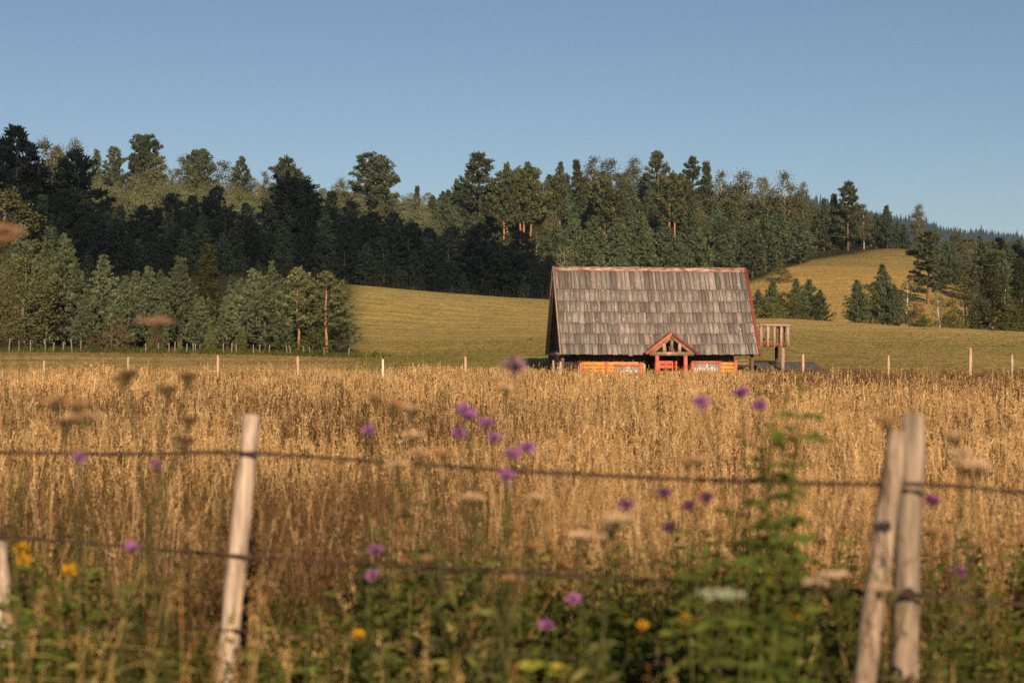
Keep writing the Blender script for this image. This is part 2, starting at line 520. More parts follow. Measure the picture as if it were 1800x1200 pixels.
def conifer_mesh(kind, seed, near=False):
    K = CONIFER[kind]
    rng = np.random.default_rng(seed)
    rnd = random.Random(seed)
    H, R, cb = 10.0, K['R'], K['cb'] * 10.0
    tr = MB()
    lean = rng.normal(0, 0.12, 2)
    tpt = lambda z: np.array([lean[0] * z / H + 0.06 * math.sin(z * 0.9 + seed), lean[1] * z / H + 0.06 * math.cos(z * 1.1 + seed), z])
    zs = np.linspace(-0.3, H * 0.97, 12)
    r0 = {'stem_pine': 0.14, 'row_pine': 0.115}.get(kind, 0.17)
    tr.tube([tpt(z) for z in zs], [r0 * (1 - max(z, 0) / H) ** 0.75 + 0.015 for z in zs], 7, K['bark'], 0.08, rnd)
    z = cb + 0.15
    B, D, S, C = [], [], [], []
    phase = rng.random() * 6.28
    while z < H * 0.985:
        t = (z - cb) / (H - cb)
        if K['prof'] == 'cone': pr = R * (1 - t) ** 0.92 * (0.75 + 0.25 * min(1, t / 0.12))
        elif K['prof'] == 'round': pr = R * math.sqrt(max(0.02, 1 - (t * 1.02 - 0.25) ** 2 / 0.64)) if t > 0.25 else R * (0.75 + t)
        elif K['prof'] == 'dome': pr = R * (1 - t ** 1.7) ** 0.8 * (0.62 + 0.38 * min(1, t / 0.3)) + 0.15
        elif K['prof'] == 'egg': pr = R * (1 - t ** 1.35) * (0.7 + 0.3 * min(1, t / 0.2)) + 0.1
        else: pr = R * (1 - t) ** 0.95 + 0.05
        nb = 6 if K['prof'] in ('cone', 'spire') else 5
        for k in range(nb):
            az = phase + k * 6.283 / nb + rng.normal(0, 0.25)
            L = max(0.25, pr * rng.uniform(0.5, 1.25))
            if K['prof'] == 'round' and rng.random() < 0.12: L *= 0.35
            up = K['up'] + rng.normal(0, 0.12) + 0.35 * t
            d = unit(np.array([math.cos(az), math.sin(az), up]))
            p0 = tpt(z)
            if kind in ('tall_pine', 'stem_pine', 'row_pine', 'dark_pine') or z < H * 0.5:
                tr.tube([p0, p0 + d * L * 0.5, p0 + d * L * 0.9 + np.array([0, 0, 0.08 * L])], [0.03 + 0.008 * L, 0.022, 0.006], 4, tuple(min(c * 0.55, 0.16) for c in K['bark']), cap=False)
            # tufts of needles along the outer part of the branch
            nt_ = max(2, int(L * (5.5 if near else 3.4) * K['dens']))
            tt = rng.uniform(0.22, 1.0, nt_) ** 0.75
            cen = p0 + d * (L * tt)[:, None] + np.array([0, 0, 0.12 * L]) * (tt ** 2)[:, None] + rng.normal(0, 0.1, (nt_, 3)) * (0.6 + L * 0.35) * np.array([1, 1, 0.35 if K['prof'] == 'dome' else 1])
            per = 16 if near else 11
            base = np.repeat(cen, per, 0) + rng.normal(0, 0.07, (nt_ * per, 3))
            rad = unit(rng.normal(size=(nt_ * per, 3)))
            updir = np.array([0, 0, 0.75 if K['up'] > 0 else -0.25])
            dd = unit(rad + d * 0.55 + updir)
            if kind in ('young_pine', 'row_pine', 'forest_pine'):      # upright shoots on the outer tufts
                out_ = np.repeat(tt > 0.7, per) & (rng.random(nt_ * per) < 0.45)
                dd[out_] = unit(dd[out_] * 0.35 + np.array([0, 0, 1.0]))
            B.append(base); D.append(dd)
            S.append(rng.uniform(0.6, 1.25, nt_ * per))
            shade = np.repeat(rng.uniform(0, 1, nt_), per)[:, None]
            base_c = np.asarray(K['col']) * (1 - shade) + np.asarray(K['col2']) * shade
            C.append(np.clip(base_c * (1 + rng.normal(0, 0.16, (nt_ * per, 1))), 0.004, 1))
        z += K['gap'] * rng.uniform(0.8, 1.25) * (1 - 0.35 * t)
        phase += 0.9
    # leader at the top
    n = 16
    B.append(np.tile(tpt(H * 0.96), (n, 1)) + rng.normal(0, 0.05, (n, 3))); D.append(unit(rng.normal(size=(n, 3)) * 0.6 + np.array([0, 0, 1.0])))
    S.append(np.full(n, 0.9)); C.append(np.tile(K['col2'], (n, 1)))
    B, D, S, C = np.concatenate(B), np.concatenate(D), np.concatenate(S), np.concatenate(C)
    ln, wd = (0.26, 0.07) if near else (0.40, 0.135)
    if kind == 'spruce': ln, wd = ln * 1.05, wd
    Q = kites(B, D, S * ln, S * wd, rng)
    return quads_mesh(kind + "_crown", Q, C, M_LEAF), tr.mesh(kind + "_trunk", M_BARK, True)


BROAD = dict(
    birch=dict(col=(0.092, 0.095, 0.050), col2=(0.135, 0.13, 0.066), R=1.9, cb=0.25, bark=(0.75, 0.7, 0.64), clumps=105, per=52, leaf=0.22, tall=1.0),
    brown_birch=dict(col=(0.082, 0.072, 0.034), col2=(0.105, 0.098, 0.042), R=2.2, cb=0.22, bark=(0.7, 0.62, 0.55), clumps=110, per=52, leaf=0.22, tall=1.0),
    pale_broadleaf=dict(col=(0.115, 0.125, 0.062), col2=(0.165, 0.17, 0.085), R=2.9, cb=0.05, bark=(0.3, 0.25, 0.2), clumps=110, per=44, leaf=0.23, tall=1.0),
    olive_broadleaf=dict(col=(0.07, 0.072, 0.030), col2=(0.11, 0.105, 0.042), R=3.0, cb=0.05, bark=(0.25, 0.2, 0.16), clumps=115, per=42, leaf=0.24, tall=1.0),
    green_bush=dict(col=(0.075, 0.085, 0.026), col2=(0.11, 0.115, 0.035), R=5.2, cb=0.0, bark=(0.2, 0.16, 0.12), clumps=110, per=34, leaf=0.42, tall=1.0),
    dry_bush=dict(col=(0.12, 0.082, 0.045), col2=(0.15, 0.115, 0.055), R=5.0, cb=0.0, bark=(0.25, 0.2, 0.16), clumps=90, per=30, leaf=0.4, tall=1.0),
    thin_birch=dict(col=(0.085, 0.092, 0.045), col2=(0.12, 0.115, 0.055), R=1.5, cb=0.12, bark=(0.78, 0.73, 0.68), clumps=60, per=24, leaf=0.24, tall=1.0),
    cone_bush=dict(col=(0.10, 0.105, 0.04), col2=(0.13, 0.13, 0.05), R=3.0, cb=0.0, bark=(0.25, 0.2, 0.16), clumps=120, per=34, leaf=0.42, tall=1.0),
)


def broadleaf_mesh(kind, seed):
    K = BROAD[kind]
    rng = np.random.default_rng(seed + 500)
    rnd = random.Random(seed)
    H, R, cb = 10.0, K['R'], K['cb'] * 10.0
    tr = MB()
    bush = K['cb'] == 0.0
    lean = rng.normal(0, 0.25, 2)
    tpt = lambda z: np.array([lean[0] * (z / H) + 0.1 * math.sin(z * 0.7 + seed), lean[1] * (z / H) + 0.1 * math.cos(z * 0.8 + seed), z])
    top = H * (0.55 if bush else 0.93)
    zs = np.linspace(-0.3, top, 12)
    tr.tube([tpt(z) for z in zs], [0.14 * (1 - max(z, 0) / (H * 1.02)) ** 0.8 + 0.012 for z in zs], 7, K['bark'], 0.1, rnd)
    cen, dirs = [], []
    while len(cen) < K['clumps']:
        t = rng.uniform(0, 1)
        z = cb + (H - cb) * t
        if kind == 'cone_bush': pr = R * (1 - t) ** 0.8
        elif bush: pr = R * math.sqrt(max(0.0, 1 - (t * 1.0) ** 2)) * (0.85 + 0.15 * math.sin(6 * t))
        elif 'birch' in kind: pr = R * (math.sin(math.pi * min(1, t ** 0.75 * 0.94 + 0.06))) ** 0.8
        else: pr = R * (math.sin(math.pi * min(1, t ** 0.8 * 0.9 + 0.08))) ** 0.7
        if rng.random() > pr / R + 0.1: continue
        az = rng.uniform(0, 6.283)
        r = pr * math.sqrt(rng.uniform(0.1, 1.0))
        cen.append(tpt(z * 0.95) * np.array([1, 1, 0]) + np.array([math.cos(az) * r, math.sin(az) * r, z]))
        dirs.append(np.array([math.cos(az), math.sin(az), 0.4]))
    cen = np.array(cen)
    for i in range(0, len(cen), 5):       # limbs out to some of the clumps
        c = cen[i]
        z0 = max(0.1, min(top, c[2] - 0.5 * np.hypot(c[0], c[1]) - 0.4))
        a = tpt(z0)
        tr.tube([a, (a + c) / 2 + np.array([0, 0, 0.15]), c], [0.05, 0.032, 0.008], 5, K['bark'], cap=False)
    n, per = len(cen), K['per']
    sig = rng.uniform(0.2, 0.46, n) * (1.5 if bush else 1.0)
    base = np.repeat(cen, per, 0) + rng.normal(size=(n * per, 3)) * np.repeat(sig, per)[:, None] * np.array([1, 1, 0.8])
    d = unit(rng.normal(size=(n * per, 3)) + np.array([0, 0, 0.15]) + (np.array([0, 0, -0.5]) if 'birch' in kind else 0))
    s = rng.uniform(0.7, 1.3, n * per)
    mixv = np.repeat(rng.uniform(0, 1, n), per)[:, None]
    C = np.asarray(K['col']) * (1 - mixv) + np.asarray(K['col2']) * mixv
    C = np.clip(C * (1 + rng.normal(0, 0.14, (n * per, 1))), 0.004, 1)
    Q = kites(base, d, s * K['leaf'], s * K['leaf'] * 0.62, rng)
    return quads_mesh(kind + "_crown", Q, C, M_LEAF), tr.mesh(kind + "_trunk", M_BARK, True)


PROTO = {}


def proto(kind, i, near):
    key = (kind, i, near)
    if key not in PROTO:
        PROTO[key] = conifer_mesh(kind, 11 + i * 7 + len(kind), near) if kind in CONIFER else broadleaf_mesh(kind, 3 + i * 5 + len(kind))
    return PROTO[key]


NAMES = dict(young_pine="young_pine", tall_pine="tall_pine", stem_pine="bare_stemmed_pine", row_pine="bare_stemmed_pine", forest_pine="pine_tree", dark_pine="dark_pine", dim_pine="dark_pine",
             spruce="spruce_tree", birch="birch_tree", brown_birch="birch_tree", thin_birch="birch_tree", pale_broadleaf="broadleaf_tree",
             olive_broadleaf="broadleaf_tree", green_bush="bush", dry_bush="bush", cone_bush="clipped_shrub")
CATS = dict(young_pine="pine", tall_pine="pine", stem_pine="pine", row_pine="pine", forest_pine="pine", dark_pine="pine", dim_pine="pine", spruce="spruce", birch="birch",
            brown_birch="birch", thin_birch="birch", pale_broadleaf="tree", olive_broadleaf="tree", green_bush="bush", dry_bush="bush", cone_bush="shrub")
TR = random.Random(5)
NVAR = dict(young_pine=5, tall_pine=4, stem_pine=3, forest_pine=5, dark_pine=4)


def tree(kind, u, vtop, d, label, group=None, wide=1.0, near=False, H=None, var=None):
    x = (u - 900.0) / F * d
    zb = gz(x, d)
    if H is None:
        H = max(0.6, CAMZ + (HORV - vtop) / F * d - zb)
    crown, trunk = proto(kind, TR.randrange(NVAR.get(kind, 3)) if var is None else var, near)
    e = empty(NAMES[kind], (x, d, zb - 0.1), label, CATS[kind], group, TR.uniform(0, 6.28))
    s = H / 10.0
    sx = s * wide
    e.scale = (sx, sx, s)
    link(bpy.data.objects.new("crown", crown), e)
    link(bpy.data.objects.new("trunk", trunk), e)
    return e


# ------------------------------------------------------------------ far hills
def make_far_hill():
    rng = np.random.default_rng(77)
    D0 = 2600.0
    us = np.linspace(-300, 2600, 90)
    crest = np.interp(us, [-300, 900, 1400, 1560, 1650, 1700, 1760, 1800, 2000, 2600], [520, 480, 340, 379, 398, 407, 411, 415, 440, 520])
    crest = crest + 2.0 * np.sin(us * 0.05)
    rows = []
    for t in np.linspace(0, 1, 14):
        d = D0 - 700 + 700 * t
        x = (us - 900) / F * D0
        zt = CAMZ + (HORV - crest) / F * D0 - 14
        z = 2.0 + (zt - 2.0) * (t ** 0.9)
        rows.append(np.stack([x, np.full_like(x, d), z], 1))
    for t in (0.3, 1.0):
        rows.append(np.stack([rows[13][:, 0], np.full_like(us, D0 + 600 * t), rows[13][:, 2] * (1 - t) + 0.5 * t], 1))
    V = np.concatenate(rows)
    nx, ny = len(us), len(rows)
    idx = np.arange(nx * ny).reshape(ny, nx)
    q = np.stack([idx[:-1, :-1], idx[:-1, 1:], idx[1:, 1:], idx[1:, :-1]], -1).reshape(-1, 4)
    me = mesh_from("far_hill", V, q.ravel(), np.arange(0, 4 * len(q), 4), plain_mat("far_hill_ground", (0.02, 0.025, 0.02), 0.95, 0.3, 0.02, 0.1),
                   np.ones((len(V), 3)), True)
    tag(link(bpy.data.objects.new("far_hills", me)), kind="structure")
    # the wood on it: ragged little spires
    n = 9000
    t = rng.uniform(0.35, 1.0, n) ** 0.5
    u = rng.uniform(1350, 2200, n)
    x = (u - 900) / F * D0
    d = D0 - 700 + 700 * t
    zt = CAMZ + (HORV - (np.interp(u, us, crest))) / F * D0 - 14
    z = 2.0 + (zt - 2.0) * (t ** 0.9)
    h = rng.uniform(14, 24, n) * (1 + 0.35 * (rng.random(n) < 0.06))
    Q, C = [], []
    for k in range(7):
        a = rng.uniform(0, 6.28, n)
        w = rng.uniform(0.28, 0.42, n) * h * 0.55
        f = k / 7
        base = np.stack([x, d, z + h * f * 0.8], 1)
        s = np.stack([np.cos(a), np.sin(a), np.zeros(n)], 1) * (w * (1 - f * 0.85))[:, None]
        up = np.stack([np.zeros(n), np.zeros(n), h * 0.42 * (1 - f * 0.35)], 1)
        Q.append(np.stack([base - s, base - up * 0.1, base + s, base + up], 1))
        C.append(jitter((0.016, 0.022, 0.017), n, rng, 0.3))
    me = quads_mesh("far_forest", np.concatenate(Q), np.concatenate(C), M_LEAF)
    tag(link(bpy.data.objects.new("far_forest", me)), "blue spruce forest covering the distant hill beyond the pines", "forest", kind="stuff")


make_far_hill()


# ------------------------------------------------------------------ trees
# the row along the mown strip, in full sun
for u, v, d, k, w, lab in [
    (42, 448, 107, 'olive_broadleaf', 1.25, "broad dark olive tree filling the corner of the tree row beside the thin stakes"),
    (20, 332, 150, 'olive_broadleaf', 1.2, "round olive tree in front of the tall dark twin-topped pine"),
    (33, 394, 124, 'young_pine', 1.3, "pale tall young pine rising behind the broad olive tree"),
    (88, 428, 116, 'young_pine', 1.25, "wide pale green pine with reddish stem next to the broad olive tree"),
    (113, 424, 112, 'young_pine', 1.35, "bushy grey-green pine with bare orange stem stretch above brown undergrowth"),
    (92, 400, 140, 'forest_pine', 1.2, "dim rounded pine between the olive tree and the black pines"),
    (184, 448, 116, 'young_pine', 1.3, "slim-topped grey-green pine standing behind the dry brown bush"),
    (222, 484, 109, 'young_pine', 1.35, "low full grey-green pine with rounded head over the dry brown bush"),
    (262, 468, 114, 'young_pine', 1.35, "pine with many upright pale shoots behind the dry reddish bush"),
    (314, 454, 112, 'young_pine', 1.4, "tall pale pine of the row, on the near side of the yellow-green spruce"),
    (364, 427, 116, 'spruce', 1.15, "yellow-green pointed spruce standing highest in the tree row"),
    (352, 520, 107, 'young_pine', 1.3, "squat pine below the yellow-green spruce, above the taller clipped shrub"),
    (399, 520, 108, 'young_pine', 1.3, "small silvery pine between the two larger clipped shrubs"),
    (446, 472, 114, 'young_pine', 1.3, "slender two-tipped pine rising behind the broad pale pine"),
    (466, 487, 108, 'young_pine', 1.45, "broad pale pine with yellowish crown, full to the ground"),
    (525, 469, 108, 'row_pine', 1.25, "slender pine with bare orange stem and small tufted crown, first of the pair"),
    (573, 476, 108, 'row_pine', 1.5, "pine with bare orange stem and dead white lower branches at row end"),
    (598, 530, 110, 'forest_pine', 1.5, "dark bushy pine closing the end of the tree row by the meadow"),
    (498, 545, 107, 'young_pine', 1.3, "low dark green pine at the foot of the slender orange-stemmed pine"),
    (277, 540, 106, 'young_pine', 1.3, "small dark green pine squeezed behind the dry reddish bush"),
    (150, 520, 107, 'young_pine', 1.3, "dark bushy young pine between the broad olive tree and dry brown bush"),
    (430, 548, 110, 'forest_pine', 1.3, "shaded low pine directly behind the fattest clipped shrub"),
]:
    tree(k, u, v, d, lab, "trees of the row beside the mown strip", w * (1.0 if k == 'young_pine' else 1.1), near=k in CONIFER)
for u, v, d, k, w, lab in [
    (207, 556, 104.5, 'dry_bush', 1.15, "large dry brown bush at the foot of the tree row"),
    (276, 570, 104.5, 'dry_bush', 0.85, "reddish dry bush under the pine with many upright shoots"),
    (165, 592, 104, 'dry_bush', 1.3, "very low dry bush beside the single tall stake"),
    (550, 578, 103.9, 'green_bush', 1.5, "leafy dark green bush between the two orange-stemmed pines"),
    (537, 603, 103.5, 'green_bush', 1.0, "bright small green bush in front of the leafy dark green bush"),
    (318, 591, 104, 'cone_bush', 0.55, "narrowest and smallest cone-shaped clipped shrub among the thin stakes"),
    (370, 571, 104, 'cone_bush', 0.8, "middle-sized cone-shaped clipped shrub under the yellow-green spruce"),
    (424, 576, 104, 'cone_bush', 0.95, "fattest cone-shaped clipped shrub of the three by the stakes"),
    (628, 612, 104, 'green_bush', 0.9, "small dark bush standing alone past the end of the tree row"),
    (660, 620, 103, 'green_bush', 1.4, "very low spreading bush in the meadow grass past the tree row"),
]:
    tree(k, u, v, d, lab, None, w)

fr_ = random.Random(12)
for d, v0 in ((117, 520), (124, 508), (133, 497), (146, 488)):
    u = -160 + fr_.uniform(0, 20)
    while u < 575 - (d - 117) * 1.2:
        v = v0 + fr_.uniform(-32, 26) - (45 if u < 150 else 0)
        tree(fr_.choice(['young_pine', 'forest_pine', 'forest_pine']), u, v, d + fr_.uniform(-2, 2), "pine filling the tree row's back, half hidden by the front trees",
             "pines behind the front trees of the row", fr_.uniform(1.1, 1.4), near=True)
        u += fr_.uniform(34, 54)

# trees at the foot of the wood, cast shade put into their near-black colours
DK = "trees with shade in their colours along the foot of the forest"
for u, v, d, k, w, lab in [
    (30, 224, 176, 'dark_pine', 1.0, "tall shade-coloured black twin-topped pine against the sky at the picture edge"),
    (12, 246, 178, 'dark_pine', 1.0, "shade-coloured black pine half hidden behind the twin-topped black pine"),
    (134, 266, 186, 'dark_pine', 1.1, "tall broad shade-coloured black pine next to the twin-topped black pine"),
    (113, 300, 190, 'dark_pine', 0.9, "shade-coloured black pine crown leaning against the tall broad black pine"),
    (379, 326, 222, 'dark_pine', 0.9, "shade-coloured black pine poking above the shaded wood between the two big dark crowns"),
    (510, 312, 206, 'dark_pine', 1.25, "big shade-coloured black pine below the lit layered pine, broad at mid height"),
    (535, 318, 210, 'dark_pine', 1.25, "shade-coloured black round-shouldered pine touching the big black pine"),
    (848, 394, 211, 'dark_pine', 1.2, "shade-coloured black domed pine above the meadow edge, first of the dark pair by the cabin"),
    (917, 404, 210, 'dark_pine', 1.25, "shade-coloured black pointed pine above the meadow edge, closest to the cabin roof"),
    (578, 428, 204, 'dim_pine', 1.3, "low bushy shade-coloured dark pine standing in front at the meadow corner"),
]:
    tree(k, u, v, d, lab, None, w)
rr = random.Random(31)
shade_top = lambda u: np.interp(u, [-200, 0, 180, 250, 330, 422, 480, 560, 620, 700, 760, 820, 890, 960, 1000], [330, 330, 352, 372, 352, 362, 352, 345, 362, 382, 398, 408, 430, 452, 500])  # upper rim of the shade that is coloured into the trees
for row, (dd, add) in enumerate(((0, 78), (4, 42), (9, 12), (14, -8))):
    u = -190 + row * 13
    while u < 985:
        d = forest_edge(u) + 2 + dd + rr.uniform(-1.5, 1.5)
        v = shade_top(u) + add * rr.uniform(0.5, 1.3) + rr.uniform(-10, 14)
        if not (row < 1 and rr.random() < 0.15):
            tree('dim_pine' if rr.random() < (0.6 if row == 0 else 0.28) else 'dark_pine', u, min(v, 505), d, "shade-coloured black-green pine in the lower fringe of the forest, one of a closed stand", DK, rr.uniform(0.95, 1.35))
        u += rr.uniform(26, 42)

# trees that stand out on the skyline
for u, v, d, k, w, lab in [
    (84, 247, 300, 'olive_broadleaf', 1.0, "olive broadleaf crown on the skyline between the two tall black pines"),
    (102, 258, 306, 'brown_birch', 1.0, "brownish crown beside the olive crown between the black pines"),
    (132, 248, 310, 'olive_broadleaf', 0.8, "small olive top peeping over the broad black pine"),
    (169, 266, 316, 'forest_pine', 0.9, "small skyline pine just past the broad black pine"),
    (203, 258, 318, 'tall_pine', 0.85, "rounded dark green pine on the skyline beside the tall twin pines"),
    (245, 236, 322, 'tall_pine', 0.85, "tall skyline pine, straighter one of the touching twins"),
    (264, 236, 324, 'tall_pine', 0.9, "tall skyline pine, wider one of the touching twins"),
    (276, 276, 312, 'olive_broadleaf', 1.0, "olive tree at the foot of the skyline twin pines"),
    (322, 276, 318, 'olive_broadleaf', 0.9, "rounded olive tree in front of the small pine pair"),
    (341, 263, 326, 'tall_pine', 0.8, "thinner of the small pine pair on the skyline above the pale birch thicket"),
    (358, 261, 327, 'tall_pine', 0.8, "fuller of the small pine pair on the skyline above the pale birch thicket"),
    (397, 281, 326, 'olive_broadleaf', 1.0, "rounded skyline tree joined to a ragged pine top"),
    (424, 277, 328, 'tall_pine', 0.8, "ragged pine top on the skyline over the pale birches"),
    (466, 303, 326, 'brown_birch', 0.9, "small brownish birch top on the skyline before the layered pine"),
    (500, 277, 262, 'tall_pine', 0.95, "sunlit layered pine rising above the big black pine"),
    (522, 296, 268, 'tall_pine', 0.9, "sunlit shoulder pine leaning on the layered pine"),
    (604, 314, 322, 'brown_birch', 1.0, "olive-brown birch on the skyline near the domed twin pines"),
    (645, 268, 300, 'tall_pine', 1.1, "big domed pine on the open skyline, fuller of the twins"),
    (671, 272, 302, 'tall_pine', 0.9, "big pine sloping away from its domed twin on the skyline"),
    (733, 326, 330, 'spruce', 0.9, "small pointed tree on the low stretch of skyline"),
    (803, 318, 300, 'forest_pine', 1.0, "dark rounded pine below the broad umbrella pine"),
    (843, 268, 298, 'tall_pine', 1.1, "broad umbrella pine with gaps in its crown, alone on the skyline"),
    (891, 290, 300, 'forest_pine', 0.9, "narrow-topped pine over the bare orange stems"),
    (928, 288, 312, 'forest_pine', 1.0, "even pine crown on the skyline past the bare stems"),
    (986, 287, 318, 'forest_pine', 0.9, "pointed pine crown at the middle of the wooded hilltop"),
    (1014, 280, 322, 'spruce', 1.0, "dark slim spire beside the brown hilltop crowns"),
    (1042, 278, 318, 'brown_birch', 1.1, "warm brown birch crown on the hilltop, first of two"),
    (1071, 276, 318, 'olive_broadleaf', 1.0, "olive-brown dome on the hilltop, second of two"),
    (1111, 275, 322, 'birch', 0.9, "thin airy birch on the hilltop before the rugged pine"),
    (1156, 268, 316, 'tall_pine', 0.85, "rugged dark pine standing out highest on the hilltop"),
    (1217, 277, 318, 'tall_pine', 0.85, "dark pine on the hilltop, rounder of a pair"),
    (1242, 283, 318, 'spruce', 0.9, "dark pointed conifer on the hilltop, sharper of a pair"),
    (1269, 303, 312, 'brown_birch', 1.0, "brown birch with pale stem on the falling skyline"),
    (1301, 299, 308, 'birch', 1.15, "tall grey birch on the falling skyline, broadest of the birches"),
    (1344, 310, 306, 'birch', 0.85, "narrow grey birch with straight white stem on the skyline"),
    (1381, 305, 302, 'brown_birch', 1.05, "pointed olive-brown birch with forked pale stem on the skyline"),
    (1412, 322, 304, 'birch', 0.7, "spindly open birch leaning beside the olive-brown birch"),
    (1449, 350, 300, 'forest_pine', 0.9, "small pine top on the skyline below the spindly birch"),
    (1466, 339, 302, 'spruce', 1.0, "slim dark spruce next to the tall hillside pine"),
    (1490, 319, 298, 'tall_pine', 0.9, "tall dark pine with tufted crown near the end of the hill wood"),
    (1518, 360, 300, 'brown_birch', 1.0, "brown-olive tree past the tufted tall pine"),
    (1540, 375, 300, 'forest_pine', 1.0, "wide dark pine at the meadow corner of the hill wood"),
    (1560, 362, 298, 'forest_pine', 1.0, "last pointed pine of the hill wood above the high meadow"),
    (1578, 388, 297, 'forest_pine', 1.0, "low bushy pine ending the hill wood above the high meadow"),
    (1613, 357, 292, 'birch', 0.8, "tall lone birch with white stem before the blue hill"),
    (1632, 404, 213, 'tall_pine', 1.2, "big layered pine with bare thick trunk alone on the high meadow"),
    (1683, 404, 262, 'olive_broadleaf', 1.1, "rounded dark olive crown in front of the blue hill"),
    (1373, 464, 236, 'green_bush', 1.4, "small round bush on the high meadow behind the cabin"),
]:
    tree(k, u, v, d, lab, None, w)
for i, u in enumerate((884, 889, 893, 915, 921, 932, 1078, 1062, 1178, 1185, 1203, 1046, 982)):
    tree('stem_pine', u, 296 + TR.uniform(0, 26) + (12 if u > 1000 else 0), 268 + i * 1.2,
         "bare orange-stemmed pine in the sunlit stand above the cabin roof", "orange-stemmed pines of the sunlit stand", 0.95)

# the sunlit hillside wood
HW, HB, HP = "pines of the sunlit hillside wood", "birches and broadleaf trees of the hillside wood", "pale thicket on the hill crest"
skyline = lambda u: np.interp(u, [-200, 0, 120, 300, 480, 600, 720, 800, 860, 930, 1060, 1200, 1280, 1350, 1420, 1500, 1600],
                              [300, 296, 292, 306, 312, 322, 334, 326, 306, 296, 288, 296, 312, 326, 348, 372, 398])
d = 222.0
row = 0
while d < 345:
    u = -170 + (row % 2) * 22
    while u < 1590:
        dj = d + rr.uniform(-4, 4)
        e = float(forest_edge(u))
        ok = dj > e + (14 if u < 960 else 3)
        x = (u - 900) / F * dj
        if ok and 862 < u < 955 and dj < 270 and rr.random() < 0.6: ok = False
        if ok:
            zb = gz(x, dj)
            Hh = rr.uniform(7.5, 10.5)
            vt = HORV - (zb + Hh - CAMZ) * F / dj
            vlim = skyline(u) + rr.uniform(-4, 16)
            if vt < vlim: vt = vlim
            H2 = CAMZ + (HORV - vt) / F * dj - zb
            if H2 > 3.5:
                b = rr.random()
                if u < 760 and vt < skyline(u) + 50 and u > 150:
                    k, lab, g = ('pale_broadleaf' if b < 0.75 else 'birch'), "pale young tree in the light thicket on the hill crest", HP
                elif b < (0.25 if vt < 330 else 0.10):
                    k, lab, g = rr.choice(['birch', 'olive_broadleaf', 'brown_birch']), "olive broadleaf tree scattered among the hillside pines", HB
                else:
                    k, lab, g = 'forest_pine', "green pine in the sunlit hillside wood, one of a closed stand", HW
                tree(k, u, None, dj, lab, g, rr.uniform(1.1, 1.55), H=H2)
        u += rr.uniform(31, 46) * (280 / dj)
    d += 11.5
    row += 1

# the wood to the right, and clumps behind the meadow crest
for u, v, d, k, w, lab in [
    (1334, 508, 172, 'forest_pine', 1.3, "low dark pine half hidden by the cabin roof edge"),
    (1360, 488, 172, 'young_pine', 1.2, "pointed pine of the clump beside the roof, sharpest top"),
    (1385, 512, 170, 'green_bush', 1.2, "low leafy bush in the middle of the clump beside the roof"),
    (1402, 489, 173, 'young_pine', 1.2, "full pine of the clump beside the roof, joined to a twin"),
    (1422, 489, 174, 'forest_pine', 1.2, "rounded dark pine of the clump beside the roof"),
    (1443, 508, 172, 'forest_pine', 1.2, "sloping last pine of the clump beside the roof"),
    (1350, 520, 168, 'green_bush', 1.3, "dark leafy bush at the bottom of the clump, next to the roof"),
    (1507, 490, 168, 'forest_pine', 1.15, "dark pine beginning the middle clump on the meadow crest"),
    (1528, 498, 170, 'green_bush', 0.8, "leafy green tree between the dark pine and the grey pine"),
    (1553, 464, 170, 'young_pine', 1.15, "tallest grey-green pine of the middle clump on the crest"),
    (1572, 500, 168, 'forest_pine', 1.1, "shaded pine tucked against the tallest grey-green pine"),
    (1594, 484, 169, 'thin_birch', 1.3, "slim birch with white stem at the end of the middle clump"),
    (1612, 530, 167, 'dry_bush', 0.9, "brownish low bush under the slim birch"),
    (1651, 505, 166, 'thin_birch', 1.2, "young birch with straight pale stem standing in the gap of the crest"),
    (1625, 552, 165, 'green_bush', 1.2, "low green bush between the two slim birches"),
    (1672, 545, 166, 'green_bush', 1.2, "low dark bush beside the young birch in the gap"),
    (1697, 486, 168, 'olive_broadleaf', 1.1, "dark leafy tree at the start of the crest-end group"),
    (1718, 500, 167, 'birch', 1.0, "greyish birch with bare twigs beside the broad spruce"),
    (1740, 442, 167, 'spruce', 1.35, "broad dark yellowish spruce at the crest-end group"),
    (1768, 500, 166, 'thin_birch', 1.3, "birch with two pale stems next to the broad spruce"),
    (1797, 452, 167, 'spruce', 1.3, "dark spruce cut by the picture edge"),
    (1840, 470, 168, 'spruce', 1.3, "dark spruce just beyond the picture edge"),
    (1780, 540, 165, 'green_bush', 1.2, "low bush at the foot of the two-stemmed birch"),
]:
    tree(k, u, v, d, lab, "trees along the meadow crest", w * 1.12, near=k in CONIFER)
for row, d in enumerate((222, 236, 250, 266, 284, 302)):
    u = 1655 + row * 9
    while u < 1990:
        if not (u < 1690 and d < 236):
            dj = d + rr.uniform(-4, 4)
            x = (u - 900) / F * dj
            zb = gz(x, dj)
            H2 = min(rr.uniform(8, 11), CAMZ + (HORV - np.interp(u, [1650, 1690, 1800], [428, 408, 412]) - rr.uniform(0, 14)) / F * dj - zb)
            if H2 > 3:
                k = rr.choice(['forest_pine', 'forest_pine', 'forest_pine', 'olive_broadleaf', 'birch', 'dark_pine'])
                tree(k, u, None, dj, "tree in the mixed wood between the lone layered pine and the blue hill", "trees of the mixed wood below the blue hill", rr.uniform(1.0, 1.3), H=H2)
        u += rr.uniform(30, 44)


# ------------------------------------------------------------------ the cabin
BA = math.radians(6.7)
BO = PX(985, HORV, 75.0)
BX, BY = BO[0], 75.0
BZ = gz(BX + 5, BY + 2) - 0.02
ca, sa = math.cos(BA), math.sin(BA)


def LX(u, Y):
    k = (u - 900.0) / F
    return (k * (BY + Y * ca) - BX + Y * sa) / (ca - k * sa)


